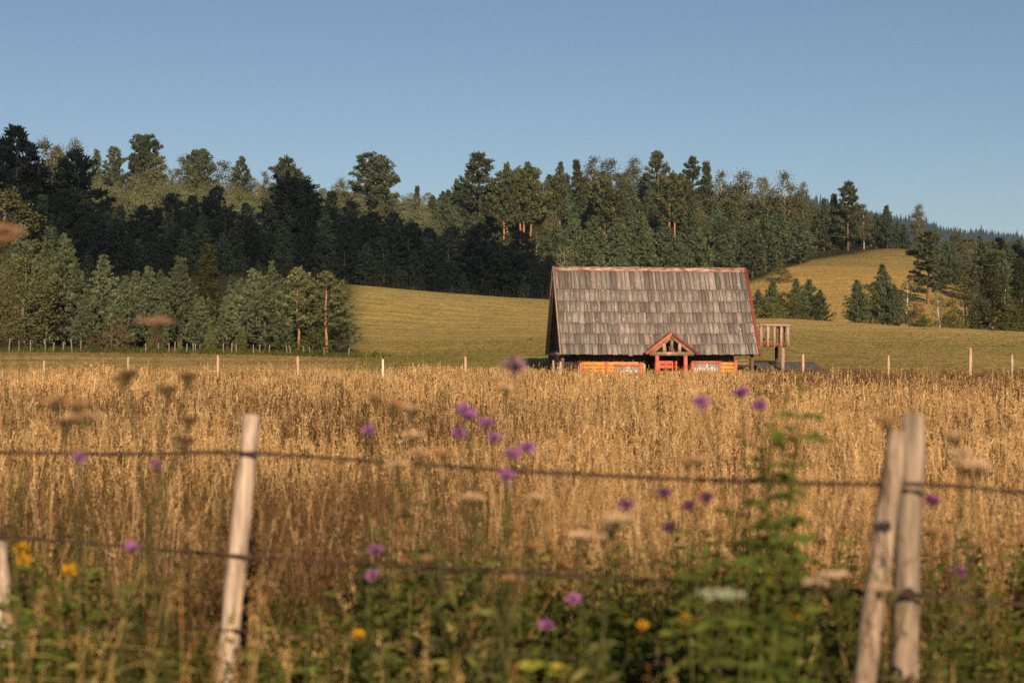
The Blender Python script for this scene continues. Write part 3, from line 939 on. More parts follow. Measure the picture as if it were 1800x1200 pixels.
def LZ(v, X, Y):
    return CAMZ + (HORV - v) / F * (BY + X * sa + Y * ca) - BZ


L = LX(1335, 0.0)
EZ = LZ(622, 5, 0.0)             # eave height
RY = 2.75
RZ = LZ(471, 5, RY)              # ridge height
cabin = empty("wooden_cabin", (BX, BY, BZ), "steep wooden cabin with grey shingle roof standing at the field's far edge", "cabin", None, BA)
slope = math.hypot(RY, RZ - EZ)
sy, sz = RY / slope, (RZ - EZ) / slope       # up the front roof
rc = random.Random(9)


def shingled(mb, x0, x1, o, uy, uz, courses, length, col_fn, wavy=0.03):
    """courses of board shingles on a plane through o=(y,z), running up along (uy,uz); flip by sign of uy"""
    ny, nz = (-uz, uy) if uy > 0 else (uz, -uy)
    s0 = 0.0
    for ci, ch in enumerate(courses):
        x = x0
        while x < x1 - 0.02:
            w = min(rc.choice([0.14, 0.2, 0.25, 0.28, 0.31, 0.36]) * rc.uniform(0.9, 1.1), x1 - x)
            if x1 - x - w < 0.1: w = x1 - x
            a = s0 - 0.05 + rc.uniform(-0.022, 0.022) - (rc.uniform(0.04, 0.1) if rc.random() < 0.03 else 0)
            b = min(s0 + ch + 0.06, length)
            lift0 = 0.055 + rc.uniform(0, 0.012); lift1 = 0.02
            g = 0.010
            xa, xb = x + g, x + w - g
            r = min(0.05, w * 0.25) * rc.uniform(0.4, 1.2)
            prof = [(xa, b), (xa, a + r), (xa + r * 0.4, a + r * 0.3), (xa + r, a), (xb - r, a), (xb - r * 0.4, a + r * 0.3), (xb, a + r), (xb, b)]
            tw = rc.uniform(-0.008, 0.008)
            def P(px, s, lf):
                k = (s - a) / (b - a)
                n = lf + (lift0 * (1 - k) + lift1 * k) + tw * (px - x) / w
                return (px, o[0] + uy * s + ny * n, o[1] + uz * s + nz * n)
            top = [P(px, s, 0.0) for px, s in prof]
            bot = [P(px, s, -0.022) for px, s in prof]
            n = len(prof)
            faces = [list(range(n)), list(range(n, 2 * n))[::-1]] + [[i, i + n, (i + 1) % n + n, (i + 1) % n] for i in range(n)]
            mb.add(top + bot, faces, col_fn())
            x += w
        s0 += ch


def shcol():
    v = rc.choice([0.62, 0.75, 0.9, 1.0, 1.05, 1.12, 1.3]) * rc.uniform(0.92, 1.08)
    t = rc.uniform(-0.04, 0.04)
    if rc.random() < 0.02: return (v * 0.8, v * 0.93, v * 0.78)
    return (v * (1 + t), v, v * (1 - t))


rows = [0.66, 0.655, 0.665, 0.69, 0.70, 0.77]
rows.append(slope - sum(rows) - 0.02)
roof = MB()
shingled(roof, 0.06, L - 0.06, (0.0, EZ), sy, sz, rows, slope, shcol)
shingled(roof, 0.06, L - 0.06, (2 * RY, EZ), -sy, sz, rows, slope, shcol)
_v = np.array(roof.v)
_n = vnoise(_v[:, 0] * 1.0, (_v[:, 2]) * 1.0, 0.9, 31) - 0.5
_n2 = vnoise(_v[:, 0], _v[:, 2], 0.25, 32) - 0.5
_k = np.clip((RZ - _v[:, 2]) / 0.6 - 0.3, 0, 1)
_d = (_n * 0.05 + _n2 * 0.018) * _k
_v[:, 1] += np.where(_v[:, 1] < RY, -1, 1) * _d * sz
_v[:, 2] += _d * sy - 0.03 * _k * np.sin(np.pi * _v[:, 0] / L)
roof.v = [tuple(p) for p in _v]
roof_ob = roof.build("roof", M_SHINGLE, cabin)
dk = MB()      # boarding under the shingles
for sgn, y0 in ((1, 0.0), (-1, 2 * RY)):
    p = [(0.05, y0 + sgn * 0.015, EZ), (L - 0.05, y0 + sgn * 0.015, EZ), (L - 0.05, RY - sgn * 0.01, RZ - 0.03), (0.05, RY - sgn * 0.01, RZ - 0.03)]
    q = [(x, y + sgn * 0.045, z - 0.02) for x, y, z in p]
    f = [(0, 1, 2, 3), (7, 6, 5, 4), (0, 4, 5, 1), (1, 5, 6, 2), (2, 6, 7, 3), (3, 7, 4, 0)]
    dk.add(p + q, f)
dk.build("roof_boarding", M_BROWN, roof_ob)
rg = MB()
x = -0.04
while x < L:
    w = min(rc.uniform(4.6, 5.6), L + 0.04 - x)
    dz = rc.uniform(-0.004, 0.004)
    c = rc.uniform(0.9, 1.05)
    for sgn in (1, -1):
        rg.bar((x + 0.004, RY - sgn * (0.085), RZ - 0.075 + dz), (x + w - 0.004, RY - sgn * 0.085, RZ - 0.075 + dz + rc.uniform(-0.01, 0.01)), 0.035, 0.27, (c, c, c), up=(0, sy * sgn, sz))
    x += w
rg.build("ridge_board", M_RIDGE, roof_ob)
for xx, nm, lift in ((0.0, "verge_board", 0.05), (L, "verge_board", 0.05)):
    for sgn, y0 in ((1, 0.0), (-1, 2 * RY)):
        v = MB()
        off = 0.05
        a = Vector((xx, y0 - sgn * off * sz, EZ + off * sy - 0.06)); b = Vector((xx, RY - sgn * off * sz * 0.6, RZ - 0.03))
        v.bar(a, b, 0.07 if xx == 0 else 0.15, 0.17, up=(0, -sz * sgn, sy))
        v.build(nm, M_RED if xx else M_PINKWOOD, roof_ob)
# upper gable walls: logs, with a lighter barge strut and a grey cross beam
for gx in (0.42, L - 0.42):
    g = MB()
    n = 15
    for i in range(n):
        z0 = EZ - 0.1 + (RZ - EZ - 0.35) * i / n; z1 = z0 + (RZ - EZ - 0.35) / n - 0.012
        t0 = max(0.02, (z1 - EZ) / (RZ - EZ))
        ya = RY * t0 + 0.09; yb = 2 * RY - ya
        if yb - ya < 0.1: continue
        g.box((gx - 0.09, ya, z0), (gx + 0.09, yb, z1), (rc.uniform(0.8, 1.2),) * 3)
    g.build("gable_wall", M_DARKWOOD, cabin)
s = MB()
s.bar((0.14, 2 * RY - 0.28, EZ + 0.1), (0.14, RY + 0.12, RZ - 0.35), 0.09, 0.09, (1.7, 1.75, 1.8))
s.build("gable_strut", M_BROWN, cabin)
bm_ = MB()
bm_.bar((0.2, 0.3, EZ - 0.0), (0.2, 2 * RY - 0.12, EZ - 0.0), 0.14, 0.16, (2.0, 2.2, 2.5))
bm_.build("tie_beam", M_BROWN, cabin)
for (px_, py_) in ((0.2, 0.55), (0.2, 2 * RY - 0.25), (L - 0.28, 0.45), (L - 0.28, 2 * RY - 0.4)):
    c = MB(); c.tube([(px_, py_, -0.3), (px_, py_, EZ + 0.1)], [0.11, 0.10], 8, (0.8, 0.8, 0.8), 0.05, rc)
    c.build("corner_post", M_BROWN, cabin, True)
eb = MB(); eb.bar((0.1, 0.34, EZ + 0.22), (L - 0.1, 0.34, EZ + 0.22), 0.16, 0.2, (0.7, 0.7, 0.7))
eb.build("eave_beam", M_BROWN, cabin)
WY = 0.8      # front wall plane
X0, X1 = LX(1000, WY), LX(1291, WY)
xp0, xp1 = LX(1136, WY), LX(1214, WY)
w = MB()
w.box((X0 - 0.45, WY + 0.25, -0.3), (X0 + 0.5, 2 * RY - 0.8, EZ + 0.2), (0.5, 0.55, 0.7))
w.box((X0 + 0.5, WY + 0.12, -0.3), (xp0, 2 * RY - 0.8, EZ + 0.45), (1, 1, 1))
w.box((xp0, 2.2, -0.3), (xp1, 2 * RY - 0.8, EZ + 0.45), (0.6, 0.6, 0.6))
w.box((xp1, WY + 0.12, -0.3), (X1, 2 * RY - 0.8, EZ + 0.45), (1, 1, 1))
w.build("ground_floor_wall", M_DARKWOOD, cabin)


def log_wall(xa, xb, ztop):
    m = MB()
    z = -0.25
    while z < ztop - 0.05:
        r = 0.105 * rc.uniform(0.92, 1.08)
        m.tube([(xa, WY, z + r), ((xa + xb) / 2, WY + rc.uniform(-0.01, 0.01), z + r), (xb, WY, z + r)], r, 8, (rc.uniform(0.85, 1.1), rc.uniform(0.85, 1.05), rc.uniform(0.8, 1.1)), 0.04, rc)
        z += 2 * r - 0.012
    m.build("log_wall", M_LOG, cabin, True)


zt = LZ(638.5, 3, WY)
log_wall(LX(1023, WY), LX(1131, WY), zt)
log_wall(LX(1214, WY), LX(1290, WY), zt + 0.03)
for u, nm, mm, top in ((1021, "red_post", M_REDLOG, 637), (1066, "red_post", M_REDLOG, 636.5), (1132, "pale_post", M_ORPOST, 634), (1293, "red_post", M_REDLOG, 633)):
    p = MB()
    xx = LX(u, WY - 0.1)
    p.tube([(xx, WY - 0.1, -0.3), (xx, WY - 0.1, LZ(top, xx, WY))], [0.10, 0.095], 9, (1, 1, 1), 0.05, rc)
    p.build(nm, mm, cabin, True)


def window(ua, ub, vt_):
    ya = WY - 0.13
    xa, xb = LX(ua, ya), LX(ub, ya)
    zt_ = LZ(vt_, xa, ya); zb_ = zt_ - 0.85
    f = MB()
    t = 0.12
    f.bar((xa, ya, zt_ - t / 2), (xb, ya, zt_ - t / 2), 0.08, t)
    f.bar((xa, ya, zb_ + t / 2), (xb, ya, zb_ + t / 2), 0.08, t)
    f.bar((xa + t / 2, ya - 0.003, zb_ + t), (xa + t / 2, ya - 0.003, zt_ - t), t, 0.08, up=(0, 1, 0))
    f.bar((xb - t / 2, ya - 0.003, zb_ + t), (xb - t / 2, ya - 0.003, zt_ - t), t, 0.08, up=(0, 1, 0))
    fo = f.build("window", M_REDLOG, cabin)
    g = MB(); g.box((xa + t, ya + 0.004, zb_ + t), (xb - t, ya + 0.012, zt_ - t)); g.build("pane", M_GLASS, fo)
    m = MB(); xm = (xa + xb) / 2 + 0.03
    m.box((xm - 0.03, ya - 0.028, zb_ + t), (xm + 0.03, ya + 0.001, zt_ - t)); m.build("mullion", M_WHITE, fo)
    c = MB()
    x = xa + t + 0.02
    ztop = zt_ - t - 0.17
    while x < xb - t - 0.1:
        if abs(x + 0.05 - xm) > 0.1:
            ww = rc.uniform(0.05, 0.14)
            hh = rc.uniform(0.1, 0.3)
            zc = ztop - rc.uniform(0.02, 0.09)
            c.box((x, ya - 0.012, zc - hh), (min(x + ww, xb - t - 0.01), ya - 0.002, zc), (1, 0.97, 1))
            x += ww + rc.uniform(0.015, 0.09)
        else: x += 0.08
    c.build("lace_curtain", M_LACE, fo)


window(1080, 1127, 639.5)
window(1216, 1267, 634.5)
# open bay at the corner, two rails
for z in (LZ(633, L, WY), LZ(639.5, L, WY)):
    r_ = MB(); r_.tube([(X1 + 0.05, WY - 0.1, z), (L - 0.3, WY - 0.1, z)], 0.045, 7, (1.6, 1.5, 1.1), 0.05, rc); r_.build("corner_rail", M_BROWN, cabin, True)

# porch gable
DXc = LX(1181, -0.6)
DY = -0.6
za = LZ(586, DXc, DY); zl = LZ(621, DXc, DY)
hw = 1.42
porch = MB()
k_ = (za - zl) / hw
dl = math.hypot(hw, za - zl)
for sgn in (-1, 1):
    nn = 6
    for i in range(nn):
        s0, s1 = i / nn, (i + 1) / nn
        for j in range(7):
            ya = DY - 0.05 + j * 0.26; yb = ya + 0.25
            lo, hi = s0 * dl - 0.05, s1 * dl
            vs = []
            for (s_, lf) in ((lo, 0.06), (hi, 0.035)):
                for y in (ya, yb):
                    X = DXc + sgn * (hw - hw * s_ / dl)
                    Z = zl + (za - zl) * s_ / dl + lf
                    vs.append((X, y, Z)); vs.append((X, y, Z - 0.022))
            idx = [(0, 2, 6, 4), (1, 5, 7, 3), (0, 1, 3, 2), (4, 6, 7, 5), (0, 4, 5, 1), (2, 3, 7, 6)]
            porch.add(vs, idx, shcol())
po = porch.build("porch_roof", M_SHINGLE, cabin)
bd = MB()
for sgn in (-1, 1):
    bd.bar((DXc + sgn * (hw - 0.02), DY + 0.86, zl + 0.005), (DXc + sgn * 0.02, DY + 0.86, za - 0.005), 1.7, 0.03, up=(-sgn * 0.5, 0, 1))
bd.build("porch_boarding", M_BROWN, po)
for sgn in (-1, 1):
    fb = MB()
    fb.bar((DXc + sgn * (hw + 0.0), DY - 0.09, zl - 0.02), (DXc + sgn * 0.005, DY - 0.09, za - 0.01), 0.05, 0.13, up=(0, 0, 1))
    fb.build("fascia_board", M_RED if sgn > 0 else M_REDLOG, po)
    rf = MB()
    rf.bar((DXc + sgn * (hw - 0.22), DY + 0.03, zl - 0.07), (DXc + sgn * 0.07, DY + 0.03, za - 0.22), 0.12, 0.17, (1.5, 1.45, 1.4))
    rf.build("rafter", M_BROWN, po)
tb = MB(); tb.bar((DXc - hw + 0.3, DY + 0.0, zl - 0.02), (DXc + hw - 0.3, DY + 0.0, zl - 0.02), 0.15, 0.19, (1.5, 1.45, 1.4)); tb.build("tie_beam", M_BROWN, po)
for dx, mm, hh in ((0, M_BROWN, za - 0.3), (-0.42, M_PINKWOOD, zl + 0.52), (0.42, M_PINKWOOD, zl + 0.52)):
    kp = MB(); kp.bar((DXc + dx, DY + 0.02, zl + 0.075), (DXc + dx, DY + 0.02, hh), 0.15, 0.12, (1.3, 1.25, 1.2), up=(0, 1, 0)); kp.build("truss_post", mm, po)
rb = MB(); rb.tube([(DXc, DY - 0.06, za - 0.2), (DXc, DY + 1.5, za - 0.2)], 0.09, 8); rb.build("ridge_beam", M_BROWN, po)
for u in (1155, 1205):
    p = MB(); xx = LX(u, DY); p.tube([(xx, DY, -0.3), (xx, DY, zl - 0.11)], [0.12, 0.105], 10, (1, 1, 1), 0.04, rc); p.build("porch_post", M_REDLOG, cabin, True)
p = MB(); xx = LX(1191, 1.2); p.tube([(xx, 1.2, -0.3), (xx, 1.2, EZ + 0.3)], [0.07, 0.07], 8); p.build("inner_post", M_RED, cabin, True)

# balcony at the far gable
bx0, bx1 = LX(1337, 1.5), LX(1387, 1.5)
zr = LZ(571, bx0, 1.5); zd = LZ(609, bx0, 1.5)
bal = MB(); bal.box((bx0 - 0.05, 1.5, zd), (bx1 - 0.04, 3.6, zd + 0.12)); bo = bal.build("balcony", M_PINKWOOD, cabin)
fr = MB(); fr.box((bx0, 1.44, zd + 0.02), (bx1 - 0.1, 1.497, zd + 0.2)); fr.build("skirt_board", M_RED, bo)
for y in (1.42, 3.55):
    t = MB(); t.tube([(bx0 - 0.1, y, zr), (bx1 + 0.06, y, zr - 0.02)], 0.085, 8, (1, 1, 1), 0.04, rc); t.build("hand_rail", M_PINKWOOD, bo, True)
t = MB(); t.tube([(bx1 - 0.02, 1.46, zr - 0.06), (bx1 - 0.02, 3.5, zr - 0.06)], 0.08, 8, (1, 1, 1), 0.04, rc); t.build("hand_rail", M_PINKWOOD, bo, True)
t = MB(); t.bar((bx0, 3.5, zd + 0.36), (bx1 - 0.1, 3.5, zd + 0.36), 0.05, 0.06, (1.5, 1.5, 1.5)); t.build("low_rail", M_PINKWOOD, bo)
for i in range(5):
    xx = bx0 + (bx1 - bx0 - 0.1) * i / 4
    b_ = MB(); ww = (0.17, 0.12, 0.13, 0.12, 0.17)[i]
    b_.bar((xx, 1.39, zd - 0.02), (xx + rc.uniform(-0.01, 0.01), 1.39, zr - 0.07), ww, 0.05, (rc.uniform(0.9, 1.3),) * 3, up=(0, 1, 0)); b_.build("baluster", M_PINKWOOD, bo)
    b_ = MB(); xx += rc.uniform(-0.05, 0.12)
    b_.bar((xx, 3.58, zd + 0.12), (xx, 3.58, zr - 0.07), 0.12, 0.05, (rc.uniform(0.5, 0.9),) * 3, up=(0, 1, 0)); b_.build("baluster", M_PINKWOOD, bo)
for i in range(4):
    b_ = MB(); yy = 1.75 + i * 0.48
    b_.bar((bx1 - 0.03, yy, zd + 0.12), (bx1 - 0.03, yy, zr - 0.1), 0.05, 0.12, (0.8,) * 3, up=(0, 1, 0)); b_.build("baluster", M_PINKWOOD, bo)
p = MB(); xx = LX(1376, 1.7); p.tube([(xx, 1.7, -0.3), (xx, 1.7, zd)], [0.115, 0.105], 9, (1, 1, 1), 0.04, rc); p.build("balcony_post", M_PINKWOOD, bo, True)
p = MB(); xx = LX(1365, 3.3); p.tube([(xx, 3.3, -0.3), (xx, 3.3, zd)], [0.10, 0.10], 9, (0.35, 0.3, 0.3), 0.04, rc); p.build("balcony_post", M_BROWN, bo, True)  # rear post, its shadow put into the dark colour

# two slat-backed chairs and a bench on the porch
def chair(u, vt_, Y, label, rz, mat):
    X = LX(u, Y)
    wx, wy = BX + X * ca - Y * sa, BY + X * sa + Y * ca
    zb = gz(wx, wy)
    top = CAMZ + (HORV - vt_) / F * wy - zb
    c = empty("garden_chair", (wx, wy, zb), label, "chair", "chairs on the cabin porch", BA + rz)
    st = top - 0.62
    for i, z in enumerate((top - 0.1, top - 0.32)):
        b_ = MB(); b_.box((-0.2, 0.17, z - 0.095), (0.2, 0.2, z + 0.095)); b_.build("back_slat", mat, c)
    b_ = MB(); b_.box((-0.22, -0.24, st), (0.22, 0.22, st + 0.045)); b_.build("seat", mat, c)
    for sx_ in (-1, 1):
        b_ = MB(); b_.box((sx_ * 0.17 - 0.025, 0.2, -0.05), (sx_ * 0.17 + 0.025, 0.245, top)); b_.build("leg", mat, c)
        b_ = MB(); b_.box((sx_ * 0.17 - 0.025, -0.22, -0.05), (sx_ * 0.17 + 0.025, -0.175, st)); b_.build("leg", mat, c)


chair(1163, 634, 0.1, "red chair with two-slat back on the porch, close to the first red post", math.pi, M_REDLOG)
chair(1174.5, 634, 0.1, "red chair with two-slat back in the middle of the porch opening", math.pi, M_REDLOG)
M_ORRED = wood_mat("orange_red_paint", (0.75, 0.13, 0.03), (12, 12, 6), contrast=0.2)
chair(1191, 634.5, 0.3, "orange-red chair turned sideways on the porch by the second red post", math.pi * 0.62, M_ORRED)
chair(1147, 637.5, 0.2, "low orange-red chair at the porch side, outside the first red post", math.pi * 1.3, M_ORRED)

# low shed beside the cabin
sx0, sx1 = PX(1325, 640, 79.5)[0], PX(1436, 640, 79.5)[0]
shy = 79.5
shz = gz((sx0 + sx1) / 2, shy)
shed = empty("low_shed", ((sx0 + sx1) / 2, shy, shz), "low shed with dark corrugated roof behind the balcony posts", "shed")
W2 = (sx1 - sx0) / 2
ztop = CAMZ + (HORV - 635.5) / F * (shy + 0.9) - shz; zlow = CAMZ + (HORV - 650) / F * (shy - 0.9) - shz
zlow = max(zlow, 0.05)
sh = MB()
nx_ = 90
vs, fs = [], []
for i in range(nx_ + 1):
    xx = -W2 + 2 * W2 * i / nx_
    o_ = 0.02 * (1 if i % 2 else -1)
    vs += [(xx + 0.25, -0.9, zlow + o_), (xx, 0.9, ztop + o_), (xx, 0.9, ztop + o_ - 0.02), (xx + 0.25, -0.9, zlow + o_ - 0.02)]
for i in range(nx_):
    a = 4 * i; b = a + 4
    fs += [(a, b, b + 1, a + 1), (a + 3, a + 2, b + 2, b + 3)]
sh.add(vs, fs); sh.build("roof", M_SHEET, shed)
sw = MB(); sw.box((-W2 + 0.1, -0.7, -0.2), (W2 - 0.1, 0.85, min(zlow, ztop) - 0.05)); sw.box((-W2 + 0.1, 0.72, -0.2), (W2 - 0.1, 0.84, ztop - 0.05)); sw.build("wall", M_DARKWOOD, shed)
sr = MB(); sr.box((-W2, 0.86, ztop + 0.022), (W2, 0.94, ztop + 0.06), (0.7, 0.6, 0.6)); sr.build("ridge_board", M_PINKWOOD, shed)


# ------------------------------------------------------------------ posts along the far side of the field
for u, vt_, r, mm, lab in [
    (77, 633, 0.085, M_POST, "pale short post with split top in front of the mown strip, first in line"),
    (225, 627, 0.07, M_POST, "grey post with broken dark middle in front of the dry brown bush"),
    (383, 624, 0.095, M_ORPOST, "knobbly pinkish post in front of the clipped shrubs"),
    (524, 626, 0.085, M_ORPOST, "thin-waisted orange post below the orange-stemmed pines"),
    (673, 631, 0.075, M_WHITE, "white square-topped post where the meadow begins"),
    (818, 626, 0.08, M_ORPOST, "orange and white peeling post in front of the dark meadow foot"),
    (973, 633, 0.075, M_POST, "pale mottled post at the cabin's open corner"),
    (985.5, 635, 0.075, M_ORPOST, "pinkish post beside the pale mottled post at the cabin corner"),
    (1411, 622, 0.085, M_ORPOST, "pale post with rounded head in front of the shed roof"),
    (1561, 624, 0.075, M_ORPOST, "short orange post standing among brown seed heads"),
    (1705, 611, 0.105, M_ORPOST, "tallest bright orange post in front of the crest-end trees"),
    (1778, 623, 0.075, M_POST, "thin pale grey post closest to the picture edge"),
]:
    d = 70.5 if 940 < u < 1000 else 67.0
    x = (u - 900) / F * d
    zb = gz(x, d)
    H = CAMZ + (HORV - vt_) / F * d - zb
    p = MB()
    pr = random.Random(int(u))
    r *= 0.88
    n = 9
    ln = pr.uniform(-0.03, 0.03)
    p.tube([(ln * i / n + pr.uniform(-0.008, 0.008), pr.uniform(-0.008, 0.008), -0.3 + (H + 0.3) * i / n) for i in range(n + 1)],
           [r * pr.uniform(0.75, 1.12) for i in range(n)] + [r * 0.62], 9, (1, 1, 1), 0.09, pr)
    o = p.build("field_post", mm, None, True)
    o.location = (x, d, zb)
    tag(o, lab, "post", "wooden posts along the far side of the dry field")
for u, vt_ in [(15, 595), (33, 599), (53, 598), (80, 597), (93, 602), (110, 600), (127, 595), (142, 598), (257, 604), (279, 606), (297, 608), (307, 601), (328, 608),
               (340, 603), (344, 604), (392, 603), (407, 602), (416, 610), (445, 606), (455, 609), (472, 615), (505, 614), (511, 616), (535, 622), (545, 622), (571, 620), (612, 620)]:
    d = 102.8
    x = (u - 900) / F * d
    zb = gz(x, d)
    H = max(0.7, CAMZ + (HORV - vt_) / F * d - zb)
    p = MB()
    pr = random.Random(int(u))
    ln = pr.uniform(-0.12, 0.12)
    p.tube([(0, 0, -0.3), (ln * 0.5, 0.01, H * 0.5), (ln, 0, H)], [0.04, 0.036, 0.03], 6, (0.75, 0.78, 0.8), 0.08, pr)
    o = p.build("wooden_stake", M_POST, None, True)
    o.location = (x, d, zb)
    tag(o, "thin grey stake in the rank grass at the foot of the tree row", "stake", "thin stakes along the foot of the tree row")


# ------------------------------------------------------------------ grasses of the field and verge
STRAW = [(0.55, 0.345, 0.15), (0.61, 0.405, 0.19), (0.44, 0.255, 0.10), (0.68, 0.48, 0.25), (0.30, 0.165, 0.065)]
RUST = [(0.15, 0.085, 0.04), (0.105, 0.068, 0.032), (0.21, 0.12, 0.06)]
GREENS = [(0.10, 0.125, 0.028), (0.075, 0.10, 0.022), (0.14, 0.155, 0.04), (0.17, 0.16, 0.05)]


def ribbon(pts, w, az):
    pts = np.asarray(pts)
    s = np.array([math.cos(az), math.sin(az), 0.0])
    w = np.asarray(w)[:, None]
    a, b = pts - s * w / 2, pts + s * w / 2
    return np.stack([a[:-1], b[:-1], b[1:], a[1:]], 1)


def tuft(kind, lod, seed):
    """one tuft, about 1 m tall: (quads, colours)"""
    rng = np.random.default_rng(seed)
    Q, C = [], []
    wmul = (1.0, 1.9, 3.2)[lod]
    if kind in ('oat', 'straw', 'rust'):
        ns = (9, 7, 5)[lod]
        for i in range(ns):
            h = rng.uniform(0.62, 1.08) * (0.9 if kind == 'rust' else 1)
            az = rng.uniform(0, 6.28); ln = abs(rng.normal(0, 0.16))
            b = np.array([rng.normal(0, 0.07), rng.normal(0, 0.07), 0])
            dirv = np.array([math.cos(az), math.sin(az), 0])
            k = (4, 3, 2)[lod]
            t = np.linspace(0, 1, k + 1)
            pts = b + dirv * (ln * t ** 1.8)[:, None] + np.array([0, 0, 1]) * (h * t)[:, None]
            pal = RUST if kind == 'rust' else STRAW
            c = np.array(pal[rng.integers(len(pal))]) * rng.uniform(0.8, 1.15)
            q = ribbon(pts, np.linspace(0.0045, 0.0028, k + 1) * wmul, rng.uniform(0, 3.14))
            Q.append(q)
            cc = np.tile(c, (len(q), 1)); cc[0] = cc[0] * 0.5 + np.array(GREENS[0]) * 0.6
            C.append(cc)
            # seed head: little spikelets along the top of the stem
            nh = (24, 9, 4)[lod]
            hl = 0.16 if kind == 'oat' else (0.11 if kind == 'straw' else 0.3)
            th = 1 - hl / h * rng.uniform(0, 1, nh)
            base = b + dirv * (ln * th ** 1.8)[:, None] + np.array([0, 0, 1]) * (h * th)[:, None]
            spread = 0.55 if kind == 'oat' else 0.3
            d = unit(rng.normal(size=(nh, 3)) * spread + np.array([0, 0, 0.8]) + dirv * 0.25)
            sl = rng.uniform(0.012, 0.026, nh) * (1, 1.9, 3.1)[lod]
            sw = sl * (0.22 if kind != 'rust' else 0.5) * (1, 1.25, 1.5)[lod]
            base = base + d * 0.012
            Q.append(kites(base, d, sl, sw, rng))
            C.append(np.clip(np.tile(c * 1.05, (nh, 1)) * (1 + rng.normal(0, 0.12, (nh, 1))), 0.01, 1))
        nl = (9, 6, 3)[lod]
        for i in range(nl):
            az = rng.uniform(0, 6.28); ll = rng.uniform(0.25, 0.6)
            dirv = np.array([math.cos(az), math.sin(az), 0]); b = np.array([rng.normal(0, 0.08), rng.normal(0, 0.08), 0])
            t = np.linspace(0, 1, 4)
            pts = b + dirv * (ll * 0.6 * t ** 1.5)[:, None] + np.array([0, 0, 1]) * (ll * (t - 0.4 * t ** 2.2))[:, None]
            c = np.array(STRAW[2]) * rng.uniform(0.5, 1) if rng.random() < 0.6 else np.array(GREENS[rng.integers(4)])
            Q.append(ribbon(pts, np.array([0.006, 0.007, 0.005, 0.001]) * wmul, az + 1.57)); C.append(np.tile(c, (3, 1)))
    elif kind == 'blade':          # soft green grass
        for i in range((16, 10, 6)[lod]):
            az = rng.uniform(0, 6.28); ll = rng.uniform(0.35, 1.0)
            dirv = np.array([math.cos(az), math.sin(az), 0]); b = np.array([rng.normal(0, 0.08), rng.normal(0, 0.08), 0])
            t = np.linspace(0, 1, 5)
            pts = b + dirv * (ll * 0.5 * t ** 1.7)[:, None] + np.array([0, 0, 1]) * (ll * (t - 0.3 * t ** 2.4))[:, None]
            pal = GREENS + [STRAW[2], (0.25, 0.19, 0.07)]
            c = np.array(pal[rng.integers(len(pal))])
            Q.append(ribbon(pts, np.array([0.006, 0.008, 0.007, 0.005, 0.001]) * wmul, az + 1.57)); C.append(np.tile(c, (4, 1)))
    elif kind == 'weed':           # leafy herb: stems with pairs of leaves
        for i in range((4, 3, 2)[lod]):
            h = rng.uniform(0.55, 1.05); az = rng.uniform(0, 6.28); ln = rng.uniform(0, 0.25)
            dirv = np.array([math.cos(az), math.sin(az), 0]); b = np.array([rng.normal(0, 0.09), rng.normal(0, 0.09), 0])
            t = np.linspace(0, 1, 4)
            f = lambda t: b + dirv * (ln * t ** 1.5)[:, None] + np.array([0, 0, 1]) * (h * t)[:, None]
            c0 = np.array(GREENS[rng.integers(4)])
            Q.append(ribbon(f(t), np.linspace(0.008, 0.004, 4) * wmul, rng.uniform(0, 3))); C.append(np.tile(c0 * 0.9, (3, 1)))
            nl = (26, 14, 8)[lod]
            tl = rng.uniform(0.12, 1.0, nl)
            d = rng.normal(size=(nl, 3)); d[:, 2] = rng.uniform(-0.25, 0.6, nl); d = unit(d)
            sl = rng.uniform(0.06, 0.13, nl) * (1.25 - 0.6 * tl)
            Q.append(kites(f(tl), d, sl, sl * rng.uniform(0.28, 0.45, nl), rng)); C.append(np.clip(np.tile(c0, (nl, 1)) * (1 + rng.normal(0, 0.22, (nl, 1))), 0.01, 1))
    return np.concatenate(Q), np.concatenate(C)


def scatter(name, mat, specs, label, cat):
    """specs: list of (kind, lod, x, y, height, tint(n,3)) -> one mesh of many tufts"""
    QQ, CC = [], []
    rng = np.random.default_rng(len(name) * 13)
    for kind, lod, x, y, h, tint in specs:
        if len(x) == 0: continue
        T = [tuft(kind, lod, 100 + lod * 37 + s * 11) for s in range(6)]
        z = ground(x, y) - 0.02
        which = rng.integers(0, 6, len(x))
        for s in range(6):
            m = which == s
            n = int(m.sum())
            if not n: continue
            q, c = T[s]
            a = rng.uniform(0, 6.28, n)
            ca_, sa_ = np.cos(a)[:, None, None], np.sin(a)[:, None, None]
            hh = h[m][:, None, None]
            wx = hh * 0.5 + 0.5
            qx, qy, qz = q[None, :, :, 0], q[None, :, :, 1], q[None, :, :, 2]
            out = np.stack([(qx * ca_ - qy * sa_) * wx + x[m][:, None, None], (qx * sa_ + qy * ca_) * wx + y[m][:, None, None], qz * hh + z[m][:, None, None]], -1)
            QQ.append(out.reshape(-1, 4, 3))
            CC.append(np.clip(c[None] * tint[m][:, None, :], 0.004, 1).reshape(-1, 3))
    o = link(bpy.data.objects.new(name, quads_mesh(name, np.concatenate(QQ).astype(np.float32), np.concatenate(CC).astype(np.float32), mat)))
    return tag(o, label, cat, kind="stuff")


def wedge(d0, d1, per_m2, rng, half=0.45, extra=2.5):
    A = 2 * (half * (d1 * d1 - d0 * d0) / 2 + extra * (d1 - d0))
    n = int(A * per_m2)
    y = np.sqrt(rng.uniform(d0 * d0, d1 * d1, n))
    x = rng.uniform(-1, 1, n) * (half * y + extra)
    return x, y


